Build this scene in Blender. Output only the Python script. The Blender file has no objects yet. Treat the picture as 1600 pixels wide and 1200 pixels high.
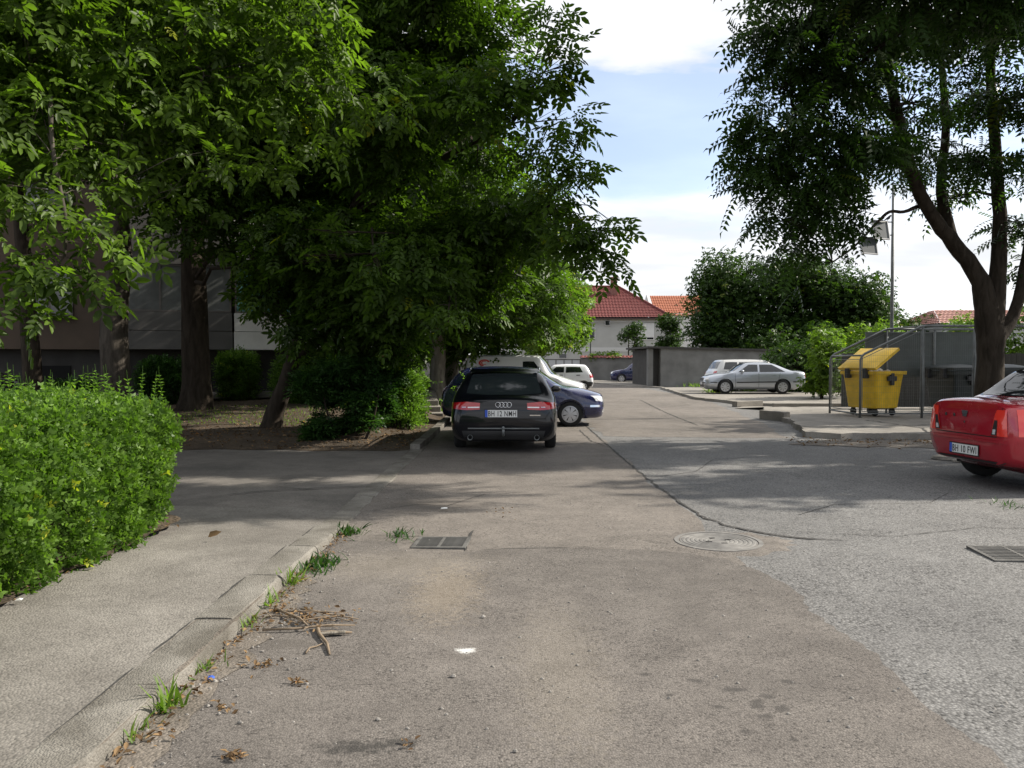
import bpy, bmesh, math, random
import numpy as np
from mathutils import Vector, Matrix
from mathutils.bvhtree import BVHTree

random.seed(7)
RNG = np.random.default_rng(11)
SC = bpy.context.scene
COL = SC.collection
PI = math.pi
R = math.radians

# ------------------------------------------------------------------ camera
CAM_H = 1.55
PITCH = math.atan(34 / 1240)
cam_d = bpy.data.cameras.new('camera')
cam_d.sensor_width = 36
cam_d.lens = 1240 / 1600 * 36
cam_d.clip_end = 3000
cam = bpy.data.objects.new('camera', cam_d)
COL.objects.link(cam)
cam.location = (0, 0, CAM_H)
cam.rotation_euler = (PI / 2 - PITCH, 0, 0)
SC.camera = cam

# ------------------------------------------------------------------ world and sun
SUN_AZ, SUN_EL = 78.0, 36.0          # degrees clockwise from the road's direction, and above the horizon
SKY_STRENGTH = 0.1
EXPOSURE = 0.68
w = bpy.data.worlds.new('World'); SC.world = w; w.use_nodes = True
nt = w.node_tree; nt.nodes.clear()
def N(t, typ, **kw):
    n = t.nodes.new(typ)
    for k, v in kw.items(): setattr(n, k, v)
    return n
sky = N(nt, 'ShaderNodeTexSky', sky_type='NISHITA', sun_disc=False)
sky.sun_elevation = R(SUN_EL); sky.sun_rotation = R(SUN_AZ)
sky.air_density = 1.0; sky.dust_density = 1.5; sky.ozone_density = 1.2
tc = N(nt, 'ShaderNodeTexCoord')
sep = N(nt, 'ShaderNodeSeparateXYZ'); nt.links.new(tc.outputs['Generated'], sep.inputs[0])
def M(t, op, a, b=None, c=None, clamp=False):
    n = t.nodes.new('ShaderNodeMath'); n.operation = op; n.use_clamp = clamp
    for i, v in enumerate((a, b, c)):
        if v is None: continue
        if isinstance(v, (int, float)): n.inputs[i].default_value = v
        else: t.links.new(v, n.inputs[i])
    return n.outputs[0]
def SMOOTH(t, v, a, b, lo=0.0, hi=1.0):
    n = t.nodes.new('ShaderNodeMapRange'); n.interpolation_type = 'SMOOTHSTEP'
    t.links.new(v, n.inputs['Value'])
    n.inputs['From Min'].default_value = a; n.inputs['From Max'].default_value = b
    n.inputs['To Min'].default_value = lo; n.inputs['To Max'].default_value = hi
    return n.outputs[0]
zc = M(nt, 'MAXIMUM', sep.outputs['Z'], 0.0)
den = M(nt, 'ADD', zc, 0.16)
comb = N(nt, 'ShaderNodeCombineXYZ')
nt.links.new(M(nt, 'DIVIDE', sep.outputs['X'], den), comb.inputs[0])
nt.links.new(M(nt, 'DIVIDE', sep.outputs['Y'], den), comb.inputs[1])
mp = N(nt, 'ShaderNodeMapping'); nt.links.new(comb.outputs[0], mp.inputs[0])
mp.inputs['Location'].default_value = (5.6, 2.35, 0.0)
mp.inputs['Scale'].default_value = (0.62, 1.0, 1.0)
no = N(nt, 'ShaderNodeTexNoise'); nt.links.new(mp.outputs[0], no.inputs['Vector'])
no.inputs['Scale'].default_value = 1.5; no.inputs['Detail'].default_value = 9; no.inputs['Roughness'].default_value = 0.55
cl = SMOOTH(nt, no.outputs[0], 0.50, 0.64)
wob = M(nt, 'MULTIPLY', M(nt, 'SUBTRACT', no.outputs[0], 0.5), 0.62)
hz = SMOOTH(nt, M(nt, 'SUBTRACT', sep.outputs['Z'], M(nt, 'MULTIPLY', wob, 0.35)), 0.14, 0.235, 1.0, 0.0)     # the milky air low over the horizon
dk_ = SMOOTH(nt, M(nt, 'ADD', sep.outputs['Z'], wob), 0.27, 0.345)                      # broken cloud overhead
mask = M(nt, 'MAXIMUM', M(nt, 'MAXIMUM', M(nt, 'MULTIPLY', cl, 0.75), dk_), hz)
mask = M(nt, 'MAXIMUM', mask, 0.36)
no2 = N(nt, 'ShaderNodeTexNoise'); nt.links.new(mp.outputs[0], no2.inputs['Vector'])
no2.inputs['Scale'].default_value = 2.1; no2.inputs['Detail'].default_value = 6
cg = SMOOTH(nt, no2.outputs[0], 0.35, 0.65, 0.84, 1.12)
ccol = N(nt, 'ShaderNodeMix', data_type='RGBA', blend_type='MULTIPLY'); ccol.inputs[0].default_value = 1
ccol.inputs[6].default_value = (6.9, 6.95, 7.1, 1)
nt.links.new(cg, ccol.inputs[7])
sb = N(nt, 'ShaderNodeMix', data_type='RGBA', blend_type='MULTIPLY'); sb.inputs[0].default_value = 1
nt.links.new(sky.outputs[0], sb.inputs[6]); sb.inputs[7].default_value = (1.2, 1.3, 1.45, 1)
mixc = N(nt, 'ShaderNodeMix', data_type='RGBA')
mk2 = M(nt, 'MULTIPLY', mask, 0.93)
nt.links.new(mk2, mixc.inputs[0]); nt.links.new(sb.outputs[2], mixc.inputs[6]); nt.links.new(ccol.outputs[2], mixc.inputs[7])
bg = N(nt, 'ShaderNodeBackground'); bg.inputs[1].default_value = SKY_STRENGTH
nt.links.new(mixc.outputs[2], bg.inputs[0])
wo = N(nt, 'ShaderNodeOutputWorld'); nt.links.new(bg.outputs[0], wo.inputs[0])

sun_d = bpy.data.lights.new('sun', 'SUN'); sun_d.energy = 5.0; sun_d.angle = R(0.55); sun_d.color = (1.0, 0.93, 0.82)
sun = bpy.data.objects.new('sun', sun_d); COL.objects.link(sun)
sdir = Vector((math.sin(R(SUN_AZ)) * math.cos(R(SUN_EL)), math.cos(R(SUN_AZ)) * math.cos(R(SUN_EL)), math.sin(R(SUN_EL))))
sun.rotation_euler = sdir.to_track_quat('Z', 'Y').to_euler()
sun.location = (20, 5, 30)

SC.view_settings.view_transform = 'Standard'
SC.view_settings.look = 'None'
SC.view_settings.gamma = 1
SC.view_settings.exposure = EXPOSURE
SC.view_settings.use_curve_mapping = False
SC.render.engine = 'CYCLES'
SC.cycles.max_bounces = 6; SC.cycles.diffuse_bounces = 3; SC.cycles.glossy_bounces = 2
SC.cycles.transmission_bounces = 3; SC.cycles.transparent_max_bounces = 6
SC.cycles.caustics_reflective = False; SC.cycles.caustics_refractive = False
SC.cycles.use_denoising = True

# ------------------------------------------------------------------ helpers
CP, SP = math.cos(PITCH), math.sin(PITCH)
def W(px, py, d):
    """world point at depth d (metres along the road) seen near photograph position px, py"""
    a = (px - 800) / 1240; b = (600 - py) / 1240
    y = CP + b * SP; z = -SP + b * CP
    k = d / y
    return Vector((a * k, d, CAM_H + z * k))

def tag(o, label=None, cat=None, group=None, kind=None):
    if label: o['label'] = label
    if cat: o['category'] = cat
    if group: o['group'] = group
    if kind: o['kind'] = kind
    return o

def empty(name, loc=(0, 0, 0), rz=0.0, label=None, cat=None, group=None, kind=None):
    o = bpy.data.objects.new(name, None); COL.objects.link(o)
    o.empty_display_size = 0.2
    o.location = loc; o.rotation_euler = (0, 0, rz)
    return tag(o, label, cat, group, kind)

def link(name, me, mat=None, parent=None, loc=None):
    o = bpy.data.objects.new(name, me); COL.objects.link(o)
    if mat is not None: me.materials.append(mat)
    if parent is not None: o.parent = parent
    if loc is not None: o.location = loc
    return o

def copy_tree(o, parent=None):
    c = o.copy(); COL.objects.link(c)
    if parent is not None: c.parent = parent
    for ch in list(o.children): copy_tree(ch, c)
    return c

class MB:
    def __init__(s): s.v = []; s.f = []
    def add(s, vs, fs):
        b = len(s.v); s.v += [tuple(p) for p in vs]; s.f += [tuple(i + b for i in f) for f in fs]; return s
    def box(s, c, sz, rz=0.0, m=None):
        x, y, z = (k / 2 for k in sz); vs = []
        for dz in (-z, z):
            for dx, dy in ((-x, -y), (x, -y), (x, y), (-x, y)):
                p = Vector((dx, dy, dz))
                if rz: p = Matrix.Rotation(rz, 3, 'Z') @ p
                if m is not None: p = m @ p
                vs.append(p + Vector(c))
        return s.add(vs, [(3, 2, 1, 0), (4, 5, 6, 7), (0, 1, 5, 4), (1, 2, 6, 5), (2, 3, 7, 6), (3, 0, 4, 7)])
    def bbox(s, a, b):
        return s.box([(a[i] + b[i]) / 2 for i in range(3)], [abs(b[i] - a[i]) for i in range(3)])
    def tube(s, pts, rad, n=6, cap=True):
        pts = [Vector(p) for p in pts]
        if isinstance(rad, (int, float)): rad = [rad] * len(pts)
        vs = []; fs = []; ref = None
        for i, p in enumerate(pts):
            t = (pts[min(i + 1, len(pts) - 1)] - pts[max(i - 1, 0)])
            t = t.normalized() if t.length > 1e-9 else Vector((0, 0, 1))
            if ref is None: ref = Vector((1, 0, 0)) if abs(t.x) < 0.8 else Vector((0, 1, 0))
            u = (ref - t * ref.dot(t)).normalized(); ref = u; q = t.cross(u)
            for k in range(n):
                a = 2 * PI * k / n
                vs.append(p + (u * math.cos(a) + q * math.sin(a)) * rad[i])
        for i in range(len(pts) - 1):
            for k in range(n):
                k2 = (k + 1) % n
                fs.append((i * n + k, i * n + k2, (i + 1) * n + k2, (i + 1) * n + k))
        if cap:
            fs.append(tuple(reversed(range(n)))); fs.append(tuple(range((len(pts) - 1) * n, len(pts) * n)))
        return s.add(vs, fs)
    def lathe(s, prof, n=24, axis='Z', c=(0, 0, 0)):
        vs = []; fs = []; m = len(prof)
        for k in range(n):
            a = 2 * PI * k / n
            for r, h in prof:
                if axis == 'Z': p = (r * math.cos(a), r * math.sin(a), h)
                elif axis == 'X': p = (h, r * math.cos(a), r * math.sin(a))
                else: p = (r * math.sin(a), h, r * math.cos(a))
                vs.append((p[0] + c[0], p[1] + c[1], p[2] + c[2]))
        for k in range(n):
            k2 = (k + 1) % n
            for j in range(m - 1): fs.append((k * m + j, k2 * m + j, k2 * m + j + 1, k * m + j + 1))
        return s.add(vs, fs)
    def prism(s, poly, z0, z1):
        n = len(poly)
        vs = [(x, y, z0) for x, y in poly] + [(x, y, z1) for x, y in poly]
        fs = [tuple(reversed(range(n))), tuple(range(n, 2 * n))] + [(i, (i + 1) % n, n + (i + 1) % n, n + i) for i in range(n)]
        return s.add(vs, fs)
    def mesh(s, name, smooth=False, ang=None):
        me = bpy.data.meshes.new(name); me.from_pydata(s.v, [], s.f); me.update()
        if smooth:
            me.polygons.foreach_set('use_smooth', [True] * len(me.polygons))
            if ang: me.set_sharp_from_angle(angle=R(ang))
        return me
    def build(s, name, mat, parent=None, smooth=False, ang=None, bevel=0.0):
        me = s.mesh(name, smooth, ang); o = link(name, me, mat, parent)
        if bevel:
            b = o.modifiers.new('bevel', 'BEVEL'); b.width = bevel; b.segments = 2; b.limit_method = 'ANGLE'
        return o

def grid_sheet(name, mat, x0, x1, y0, y1, nx, ny, zf, parent=None, edge=0.0):
    xs = np.linspace(x0, x1, nx + 1); ys = np.linspace(y0, y1, ny + 1)
    vs = [(x, y, zf(x, y)) for y in ys for x in xs]
    fs = [(j * (nx + 1) + i, j * (nx + 1) + i + 1, (j + 1) * (nx + 1) + i + 1, (j + 1) * (nx + 1) + i) for j in range(ny) for i in range(nx)]
    mb = MB(); mb.v = vs; mb.f = fs
    return mb.build(name, mat, parent, smooth=True)

def sstep(a, b, x):
    t = min(1, max(0, (x - a) / (b - a))); return t * t * (3 - 2 * t)

# ------------------------------------------------------------------ materials
def new_mat(name):
    m = bpy.data.materials.new(name); m.use_nodes = True
    t = m.node_tree; t.nodes.clear()
    out = N(t, 'ShaderNodeOutputMaterial'); p = N(t, 'ShaderNodeBsdfPrincipled')
    t.links.new(p.outputs[0], out.inputs[0])
    return m, t, p
def noise(t, vec, scale, detail=4, rough=0.55, dist=0.0):
    n = N(t, 'ShaderNodeTexNoise'); t.links.new(vec, n.inputs['Vector'])
    n.inputs['Scale'].default_value = scale; n.inputs['Detail'].default_value = detail
    n.inputs['Roughness'].default_value = rough; n.inputs['Distortion'].default_value = dist
    return n.outputs[0]
def ramp(t, fac, stops):
    n = N(t, 'ShaderNodeValToRGB'); t.links.new(fac, n.inputs[0])
    e = n.color_ramp.elements
    while len(e) < len(stops): e.new(0.5)
    for k, (p, c) in zip(e, stops):
        k.position = p; k.color = (*c, 1) if len(c) == 3 else c
    return n.outputs[0]
def mixc_(t, fac, a, b, mode='MIX'):
    n = N(t, 'ShaderNodeMix', data_type='RGBA', blend_type=mode)
    for i, v in ((0, fac), (6, a), (7, b)):
        if isinstance(v, (int, float)): n.inputs[i].default_value = v
        elif isinstance(v, tuple): n.inputs[i].default_value = (*v, 1)
        else: t.links.new(v, n.inputs[i])
    return n.outputs[2]
def bump(t, p, h, strength, dist):
    b = N(t, 'ShaderNodeBump'); b.inputs['Strength'].default_value = strength; b.inputs['Distance'].default_value = dist
    t.links.new(h, b.inputs['Height']); t.links.new(b.outputs[0], p.inputs['Normal'])
def pos(t): return N(t, 'ShaderNodeNewGeometry').outputs['Position']
def objc(t): return N(t, 'ShaderNodeTexCoord').outputs['Object']

def plain(name, col, rough=0.6, metal=0.0, var=0.0, scale=8.0, coat=0.0, bumpd=0.0, spec=0.5):
    m, t, p = new_mat(name)
    p.inputs['Roughness'].default_value = rough; p.inputs['Metallic'].default_value = metal
    p.inputs['Specular IOR Level'].default_value = spec
    if coat: p.inputs['Coat Weight'].default_value = coat; p.inputs['Coat Roughness'].default_value = 0.04
    if var:
        f = noise(t, objc(t), scale, 5)
        a = tuple(c * (1 - var) for c in col); b = tuple(min(1, c * (1 + var)) for c in col)
        t.links.new(ramp(t, f, [(0.3, a), (0.7, b)]), p.inputs['Base Color'])
        if bumpd: bump(t, p, f, 0.5, bumpd)
    else: p.inputs['Base Color'].default_value = (*col, 1)
    return m

def ground_mat(name, c0, c1, agg, agg_scale, agg_dark, agg_light, bumpd=0.004, rough=0.9, stains=(), big=0.35, grit=0.5):
    """worn asphalt or concrete: broad patches, finer mottling, pale and dark chips of stone"""
    m, t, p = new_mat(name)
    P = pos(t)
    a = noise(t, P, big, 5, 0.6, 0.4); b = noise(t, P, 3.1, 6, 0.62)
    base = ramp(t, M(t, 'ADD', M(t, 'MULTIPLY', a, 0.6), M(t, 'MULTIPLY', b, 0.4)), [(0.36, c0), (0.64, c1)])
    v = N(t, 'ShaderNodeTexVoronoi'); t.links.new(P, v.inputs['Vector']); v.inputs['Scale'].default_value = agg_scale
    sepc = N(t, 'ShaderNodeSeparateColor'); t.links.new(v.outputs['Color'], sepc.inputs[0])
    chips = ramp(t, sepc.outputs[0], [(0.0, (agg_dark,) * 3), (0.25, (0.9,) * 3), (0.6, (1.0,) * 3), (1.0, (agg_light,) * 3)])
    rim = SMOOTH(t, v.outputs['Distance'], 0.3, 0.7, 1.0, 0.35 + 0.65 * agg_dark)
    worn = SMOOTH(t, noise(t, P, 1.3, 4), 0.35, 0.65, 0.7, 1.0)
    ch = mixc_(t, worn, (1, 1, 1), mixc_(t, agg, chips, mixc_(t, 1.0, chips, rim, 'MULTIPLY')))
    col = mixc_(t, grit, base, mixc_(t, 1.0, base, ch, 'MULTIPLY'))
    speck = SMOOTH(t, noise(t, P, 38, 4, 0.7), 0.62, 0.70)
    col = mixc_(t, M(t, 'MULTIPLY', speck, 0.55), col, (0.06, 0.055, 0.05))
    for sx, sy, rx, ry, amt, c in stains:
        sp = N(t, 'ShaderNodeSeparateXYZ'); t.links.new(P, sp.inputs[0])
        dx = M(t, 'DIVIDE', M(t, 'SUBTRACT', sp.outputs[0], sx), rx); dy = M(t, 'DIVIDE', M(t, 'SUBTRACT', sp.outputs[1], sy), ry)
        r2 = M(t, 'SQRT', M(t, 'ADD', M(t, 'MULTIPLY', dx, dx), M(t, 'MULTIPLY', dy, dy)))
        k = SMOOTH(t, M(t, 'ADD', r2, M(t, 'MULTIPLY', M(t, 'SUBTRACT', noise(t, P, 30, 6, 0.7), 0.5), 2.6)), 0.25, 1.15, 1.0, 0.0)
        col = mixc_(t, M(t, 'MULTIPLY', k, amt), col, c)
    t.links.new(col, p.inputs['Base Color'])
    p.inputs['Roughness'].default_value = rough; p.inputs['Specular IOR Level'].default_value = 0.3
    h = M(t, 'ADD', M(t, 'MULTIPLY', v.outputs['Distance'], -0.6), M(t, 'MULTIPLY', b, 1.2))
    bump(t, p, h, 0.9, bumpd)
    return m

def leaf_mat(name, c0, c1, trans=0.45, tcol=None, rough=0.45):
    m = bpy.data.materials.new(name); m.use_nodes = True
    t = m.node_tree; t.nodes.clear()
    out = N(t, 'ShaderNodeOutputMaterial'); p = N(t, 'ShaderNodeBsdfPrincipled'); tr = N(t, 'ShaderNodeBsdfTranslucent')
    at = N(t, 'ShaderNodeAttribute', attribute_name='rnd')
    col = ramp(t, at.outputs['Fac'], [(0.0, c0), (0.8, c1), (0.95, tuple(min(1, k * 1.3) for k in c1)), (1.0, (c1[0] * 2.6, c1[1] * 1.7, c1[2]))])
    t.links.new(col, p.inputs['Base Color']); p.inputs['Roughness'].default_value = rough
    p.inputs['Specular IOR Level'].default_value = 0.22
    tc_ = mixc_(t, 1.0, col, tcol or (1.5, 1.75, 0.6), 'MULTIPLY'); t.links.new(tc_, tr.inputs[0])
    mx = N(t, 'ShaderNodeMixShader'); mx.inputs[0].default_value = trans
    t.links.new(p.outputs[0], mx.inputs[1]); t.links.new(tr.outputs[0], mx.inputs[2]); t.links.new(mx.outputs[0], out.inputs[0])
    return m

def bark_mat(name, c0, c1, sc=9.0):
    m, t, p = new_mat(name)
    mpn = N(t, 'ShaderNodeMapping'); t.links.new(objc(t), mpn.inputs[0]); mpn.inputs['Scale'].default_value = (1, 1, 0.22)
    a = noise(t, mpn.outputs[0], sc, 7, 0.65, 0.6)
    t.links.new(ramp(t, a, [(0.32, c0), (0.68, c1)]), p.inputs['Base Color']); p.inputs['Roughness'].default_value = 0.95
    p.inputs['Specular IOR Level'].default_value = 0.15
    bump(t, p, a, 1.0, 0.03)
    return m

def paint(name, col, metal=0.0, rough=0.28, dust=0.0, coat=1.0, spec=0.5):
    m, t, p = new_mat(name)
    p.inputs['Metallic'].default_value = metal; p.inputs['Coat Weight'].default_value = coat; p.inputs['Specular IOR Level'].default_value = spec; p.inputs['Coat Roughness'].default_value = 0.03
    P = objc(t); f = noise(t, P, 2.2, 6, 0.65)
    d = SMOOTH(t, f, 0.4, 0.75, 0.0, dust)
    t.links.new(mixc_(t, d, col, (0.25, 0.23, 0.2)), p.inputs['Base Color'])
    t.links.new(M(t, 'ADD', rough, M(t, 'MULTIPLY', d, 0.8)), p.inputs['Roughness'])
    return m

M_ = {}
M_['coarse'] = ground_mat('coarse_asphalt', (0.138, 0.135, 0.131), (0.206, 0.202, 0.195), 0.8, 66, 0.26, 1.42, 0.008, grit=0.95, stains=[(1.8, 9.6, 1.4, 1.2, 0.3, (0.1, 0.1, 0.1))])
ST = [(-1.05, 2.7, 0.5, 0.06, 0.0, (0.03, 0.03, 0.03)), (-0.62, 3.13, 0.2, 0.07, 0.85, (0.035, 0.033, 0.03)), (-0.45, 3.17, 0.09, 0.05, 0.7, (0.035, 0.033, 0.03)),
      (-0.44, 5.3, 0.30, 0.8, 0.22, (0.36, 0.29, 0.2)), (-0.25, 4.2, 0.07, 0.05, 0.7, (0.7, 0.7, 0.68)), (-0.9, 6.0, 0.9, 0.5, 0.18, (0.30, 0.26, 0.2)),
      (0.25, 4.0, 0.3, 1.2, 0.12, (0.3, 0.26, 0.19)), (-1.2, 4.3, 0.22, 0.10, 0.7, (0.09, 0.08, 0.07))]
for i, (px, py, s) in enumerate([(1008, 1057, .5), (1088, 1067, .5), (1140, 1081, .8), (1046, 1090, .45), (1122, 1108, .5), (1183, 1099, .6), (1185, 1107, .6), (1200, 1092, .6), (1224, 1111, .8), (1195, 1123, .6), (1232, 1069, .7), (1165, 1148, .5), (1155, 1081, .5), (1240, 1160, .3)]):
    q = W(px, py, 1); d = CAM_H / (CAM_H - q.z); ST.append((q.x * d, d, 0.045 * s / .6, 0.032 * s / .6, 0.9, (0.06, 0.055, 0.05)))
M_['patch'] = ground_mat('patched_asphalt', (0.096, 0.086, 0.077), (0.184, 0.166, 0.149), 0.6, 105, 0.3, 1.35, 0.005, stains=ST, grit=0.9)
M_['lane'] = ground_mat('worn_asphalt', (0.122, 0.109, 0.096), (0.218, 0.194, 0.171), 0.6, 90, 0.3, 1.4, 0.005, grit=0.85,
                        stains=[(-0.8, 8.6, 0.7, 0.5, 0.45, (0.1, 0.085, 0.07)), (0.4, 12.0, 0.8, 0.6, 0.3, (0.1, 0.09, 0.08))])
M_['pave'] = ground_mat('pavement_concrete', (0.130, 0.119, 0.105), (0.240, 0.224, 0.200), 0.5, 75, 0.5, 1.25, 0.008, grit=0.75, big=0.6)
M_['drive'] = ground_mat('driveway_asphalt', (0.108, 0.1, 0.09), (0.195, 0.178, 0.158), 0.4, 80, 0.45, 1.3, 0.004, grit=0.6, big=0.8)
M_['kerb'] = ground_mat('kerb_concrete', (0.105, 0.096, 0.08), (0.245, 0.230, 0.203), 0.3, 100, 0.6, 1.15, 0.009, grit=0.8, big=2.2)
M_['slab'] = ground_mat('cracked_concrete', (0.17, 0.157, 0.138), (0.29, 0.268, 0.236), 0.3, 70, 0.55, 1.2, 0.004, grit=0.5, big=0.5)
M_['soil'] = ground_mat('leafy_soil', (0.04, 0.03, 0.02), (0.10, 0.075, 0.05), 0.5, 35, 0.5, 1.7, 0.02, grit=0.8, big=0.5)
M_['earth'] = ground_mat('dry_earth', (0.13, 0.11, 0.08), (0.2, 0.17, 0.12), 0.5, 20, 0.6, 1.3, 0.02, grit=0.6, big=0.1)
M_['dirt'] = ground_mat('gutter_dirt', (0.105, 0.09, 0.074), (0.20, 0.175, 0.147), 0.5, 70, 0.5, 1.4, 0.01, grit=0.7, big=2.0)
M_['tar'] = plain('crack_filling', (0.035, 0.033, 0.03), 0.95, var=0.5, scale=20, bumpd=0.01)
M_['walnut'] = leaf_mat('walnut_leaf', (0.023, 0.045, 0.008), (0.069, 0.123, 0.016), 0.45)
M_['nearwalnut'] = leaf_mat('sunlit_walnut_leaf', (0.036, 0.064, 0.009), (0.092, 0.152, 0.019), 0.5)  # walnut leaf copy, brightened to carry sun shining through
M_['ash'] = leaf_mat('ash_leaf', (0.016, 0.034, 0.008), (0.036, 0.072, 0.014), 0.35)
M_['far'] = leaf_mat('distant_leaf', (0.02, 0.042, 0.011), (0.045, 0.085, 0.018), 0.35)
M_['farlit'] = leaf_mat('sunlit_distant_leaf', (0.075, 0.13, 0.02), (0.14, 0.22, 0.035), 0.45)  # lit copy of the distant leaf, sunlight put into its green
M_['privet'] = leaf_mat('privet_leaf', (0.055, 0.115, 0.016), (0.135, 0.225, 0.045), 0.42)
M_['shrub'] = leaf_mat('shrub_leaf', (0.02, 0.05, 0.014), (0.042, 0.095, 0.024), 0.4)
M_['grass'] = leaf_mat('grass_blade', (0.08, 0.15, 0.02), (0.16, 0.24, 0.045), 0.4)
M_['dry'] = leaf_mat('dry_leaf', (0.075, 0.042, 0.02), (0.25, 0.165, 0.085), 0.2, (1.1, 1.0, 0.7), 0.8)
M_['bark'] = bark_mat('grey_bark', (0.035, 0.03, 0.024), (0.11, 0.095, 0.078))
M_['darkbark'] = bark_mat('dark_bark', (0.018, 0.014, 0.010), (0.055, 0.044, 0.033))
M_['palebark'] = bark_mat('pale_bark', (0.12, 0.105, 0.085), (0.32, 0.29, 0.24))
M_['twig'] = plain('twig_wood', (0.2, 0.15, 0.1), 0.9, var=0.3, scale=20)
M_['tyre'] = plain('tyre_rubber', (0.018, 0.018, 0.018), 0.85)
M_['black'] = plain('black_plastic', (0.02, 0.02, 0.021), 0.5)
M_['seam'] = plain('panel_gap', (0.006, 0.006, 0.006), 0.8)
M_['rim'] = plain('silver_wheel', (0.55, 0.56, 0.58), 0.35, 0.7)
M_['chrome'] = plain('chrome', (0.75, 0.75, 0.76), 0.12, 1.0)
M_['glass'] = plain('dark_car_glass', (0.012, 0.015, 0.017), 0.03, spec=0.8)
M_['tintglass'] = plain('rear_car_glass', (0.02, 0.026, 0.028), 0.06, spec=0.6)
M_['lamp'] = plain('clear_lamp', (0.75, 0.76, 0.78), 0.08, 0.3, coat=1)
M_['red'] = plain('red_lamp', (0.42, 0.012, 0.018), 0.12, coat=1)
M_['brightred'] = plain('bright_red_lamp', (0.75, 0.045, 0.03), 0.12, coat=1)
M_['plate'] = plain('plate_white', (0.72, 0.72, 0.7), 0.4)
M_['eu'] = plain('plate_blue', (0.03, 0.09, 0.5), 0.4)
M_['ink'] = plain('plate_black', (0.012, 0.012, 0.012), 0.5)
M_['steel'] = plain('galvanised_steel', (0.17, 0.18, 0.18), 0.55, 0.5, var=0.2, scale=6)
M_['iron'] = plain('cast_iron', (0.10, 0.097, 0.09), 0.75, 0.1, var=0.35, scale=12)
M_['cover'] = plain('worn_iron_cover', (0.165, 0.158, 0.147), 0.75, 0.1, var=0.3, scale=10)
M_['dark'] = plain('dark_void', (0.008, 0.008, 0.008), 0.95)
M_['white'] = plain('white_paint', (0.75, 0.75, 0.73), 0.55, var=0.06, scale=3)
# ------------------------------------------------------------------ ground, road, pavements
def structure(o): o['kind'] = 'structure'; return o
def poly_sheet(name, mat, pts, z, parent=None):
    mb = MB(); mb.add([(x, y, z) for x, y in pts], [tuple(range(len(pts)))])
    me = mb.mesh(name); bm = bmesh.new(); bm.from_mesh(me); bmesh.ops.triangulate(bm, faces=bm.faces[:]); bm.to_mesh(me); bm.free()
    return link(name, me, mat, parent)
def ragged(pts, amp, step=0.12, seed=1):
    rr = random.Random(seed); out = []
    for i in range(len(pts)):
        a = Vector((*pts[i], 0)); b = Vector((*pts[(i + 1) % len(pts)], 0)); L = (b - a).length
        n = max(1, min(160, int(L / step))); nrm = Vector((-(b - a).y, (b - a).x, 0)).normalized()
        for k in range(n):
            p = a.lerp(b, k / n)
            if k: p += nrm * rr.uniform(-amp, amp)
            out.append((p.x, p.y))
    return out

gr = MB(); gr.add([(-1500, -300, -0.06), (1500, -300, -0.06), (1500, 2500, -0.06), (-1500, 2500, -0.06)], [(0, 1, 2, 3)])
structure(gr.build('ground', M_['earth']))
road = structure(poly_sheet('road', M_['coarse'], [(-1.6, -12), (46, -12), (46, 66), (-1.6, 66)], 0.0))
lane_edge = [(1.80 + 0.04 * math.sin(y * 1.7) + 0.03 * math.sin(y * 4.1 + 1), y) for y in np.linspace(6, 60, 130)]
lane = poly_sheet('lane_surface', M_['lane'], [(-1.58, 6.0)] + lane_edge + [(6.5, 60), (6.5, 65.8), (-1.58, 65.8)], 0.004, road)
far_lane = poly_sheet('far_road_surface', M_['lane'], ragged([(1.9, 16.6), (5.7, 16.2), (6.6, 22), (7.4, 28), (8.0, 34), (7.6, 60), (1.95, 60)], 0.12, 0.5, 4), 0.0035, road)
pp = [(-1.57, -10), (1.86, -10), (1.86, 2.2)] + [(1.88 + 0.03 * math.sin(y * 5) , y) for y in np.linspace(2.6, 5.4, 20)] + \
     [(1.84, 5.75), (1.7, 6.1), (1.42, 6.38), (1.0, 6.5)] + [(x, 6.55 + 0.05 * math.sin(x * 7)) for x in np.linspace(0.7, -0.2, 12)] + [(-0.32, 6.4), (-0.85, 6.38), (-1.0, 6.75), (-1.57, 6.85)]
patch = poly_sheet('asphalt_patch', M_['patch'], ragged(pp, 0.03, 0.05, 3), 0.011, road)

def strip(name, mat, pts, wid, z, parent, seed=0, amp=0.5):
    """a crack: an uneven dark strip of dirt in the joint"""
    rr = random.Random(seed); fine = []
    for a, b in zip(pts[:-1], pts[1:]):
        L = math.dist(a, b); n = max(2, int(L / 0.09))
        for k in range(n):
            f = k / n; fine.append((a[0] + (b[0] - a[0]) * f + rr.gauss(0, wid * amp), a[1] + (b[1] - a[1]) * f + rr.gauss(0, wid * amp)))
    fine.append(pts[-1]); vs = []; fs = []
    for i, p in enumerate(fine):
        q = fine[min(i + 1, len(fine) - 1)]; o = fine[max(i - 1, 0)]
        t = Vector((q[0] - o[0], q[1] - o[1], 0)); t = t.normalized() if t.length > 0 else Vector((1, 0, 0))
        nn = Vector((-t.y, t.x, 0)); ww = wid * rr.uniform(0.25, 1.0) * (0.25 if i in (0, len(fine) - 1) else 1)
        vs += [(p[0] + nn.x * ww, p[1] + nn.y * ww, z), (p[0] - nn.x * ww, p[1] - nn.y * ww, z)]
    fs = [(2 * i, 2 * i + 1, 2 * i + 3, 2 * i + 2) for i in range(len(fine) - 1)]
    mb = MB(); mb.add(vs, fs); return mb.build(name, mat, parent)
def G(px, py, z=0.0):
    q = W(px, py, 1.0); k = (CAM_H - z) / (CAM_H - q.z); return (q.x * k, k)
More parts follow.
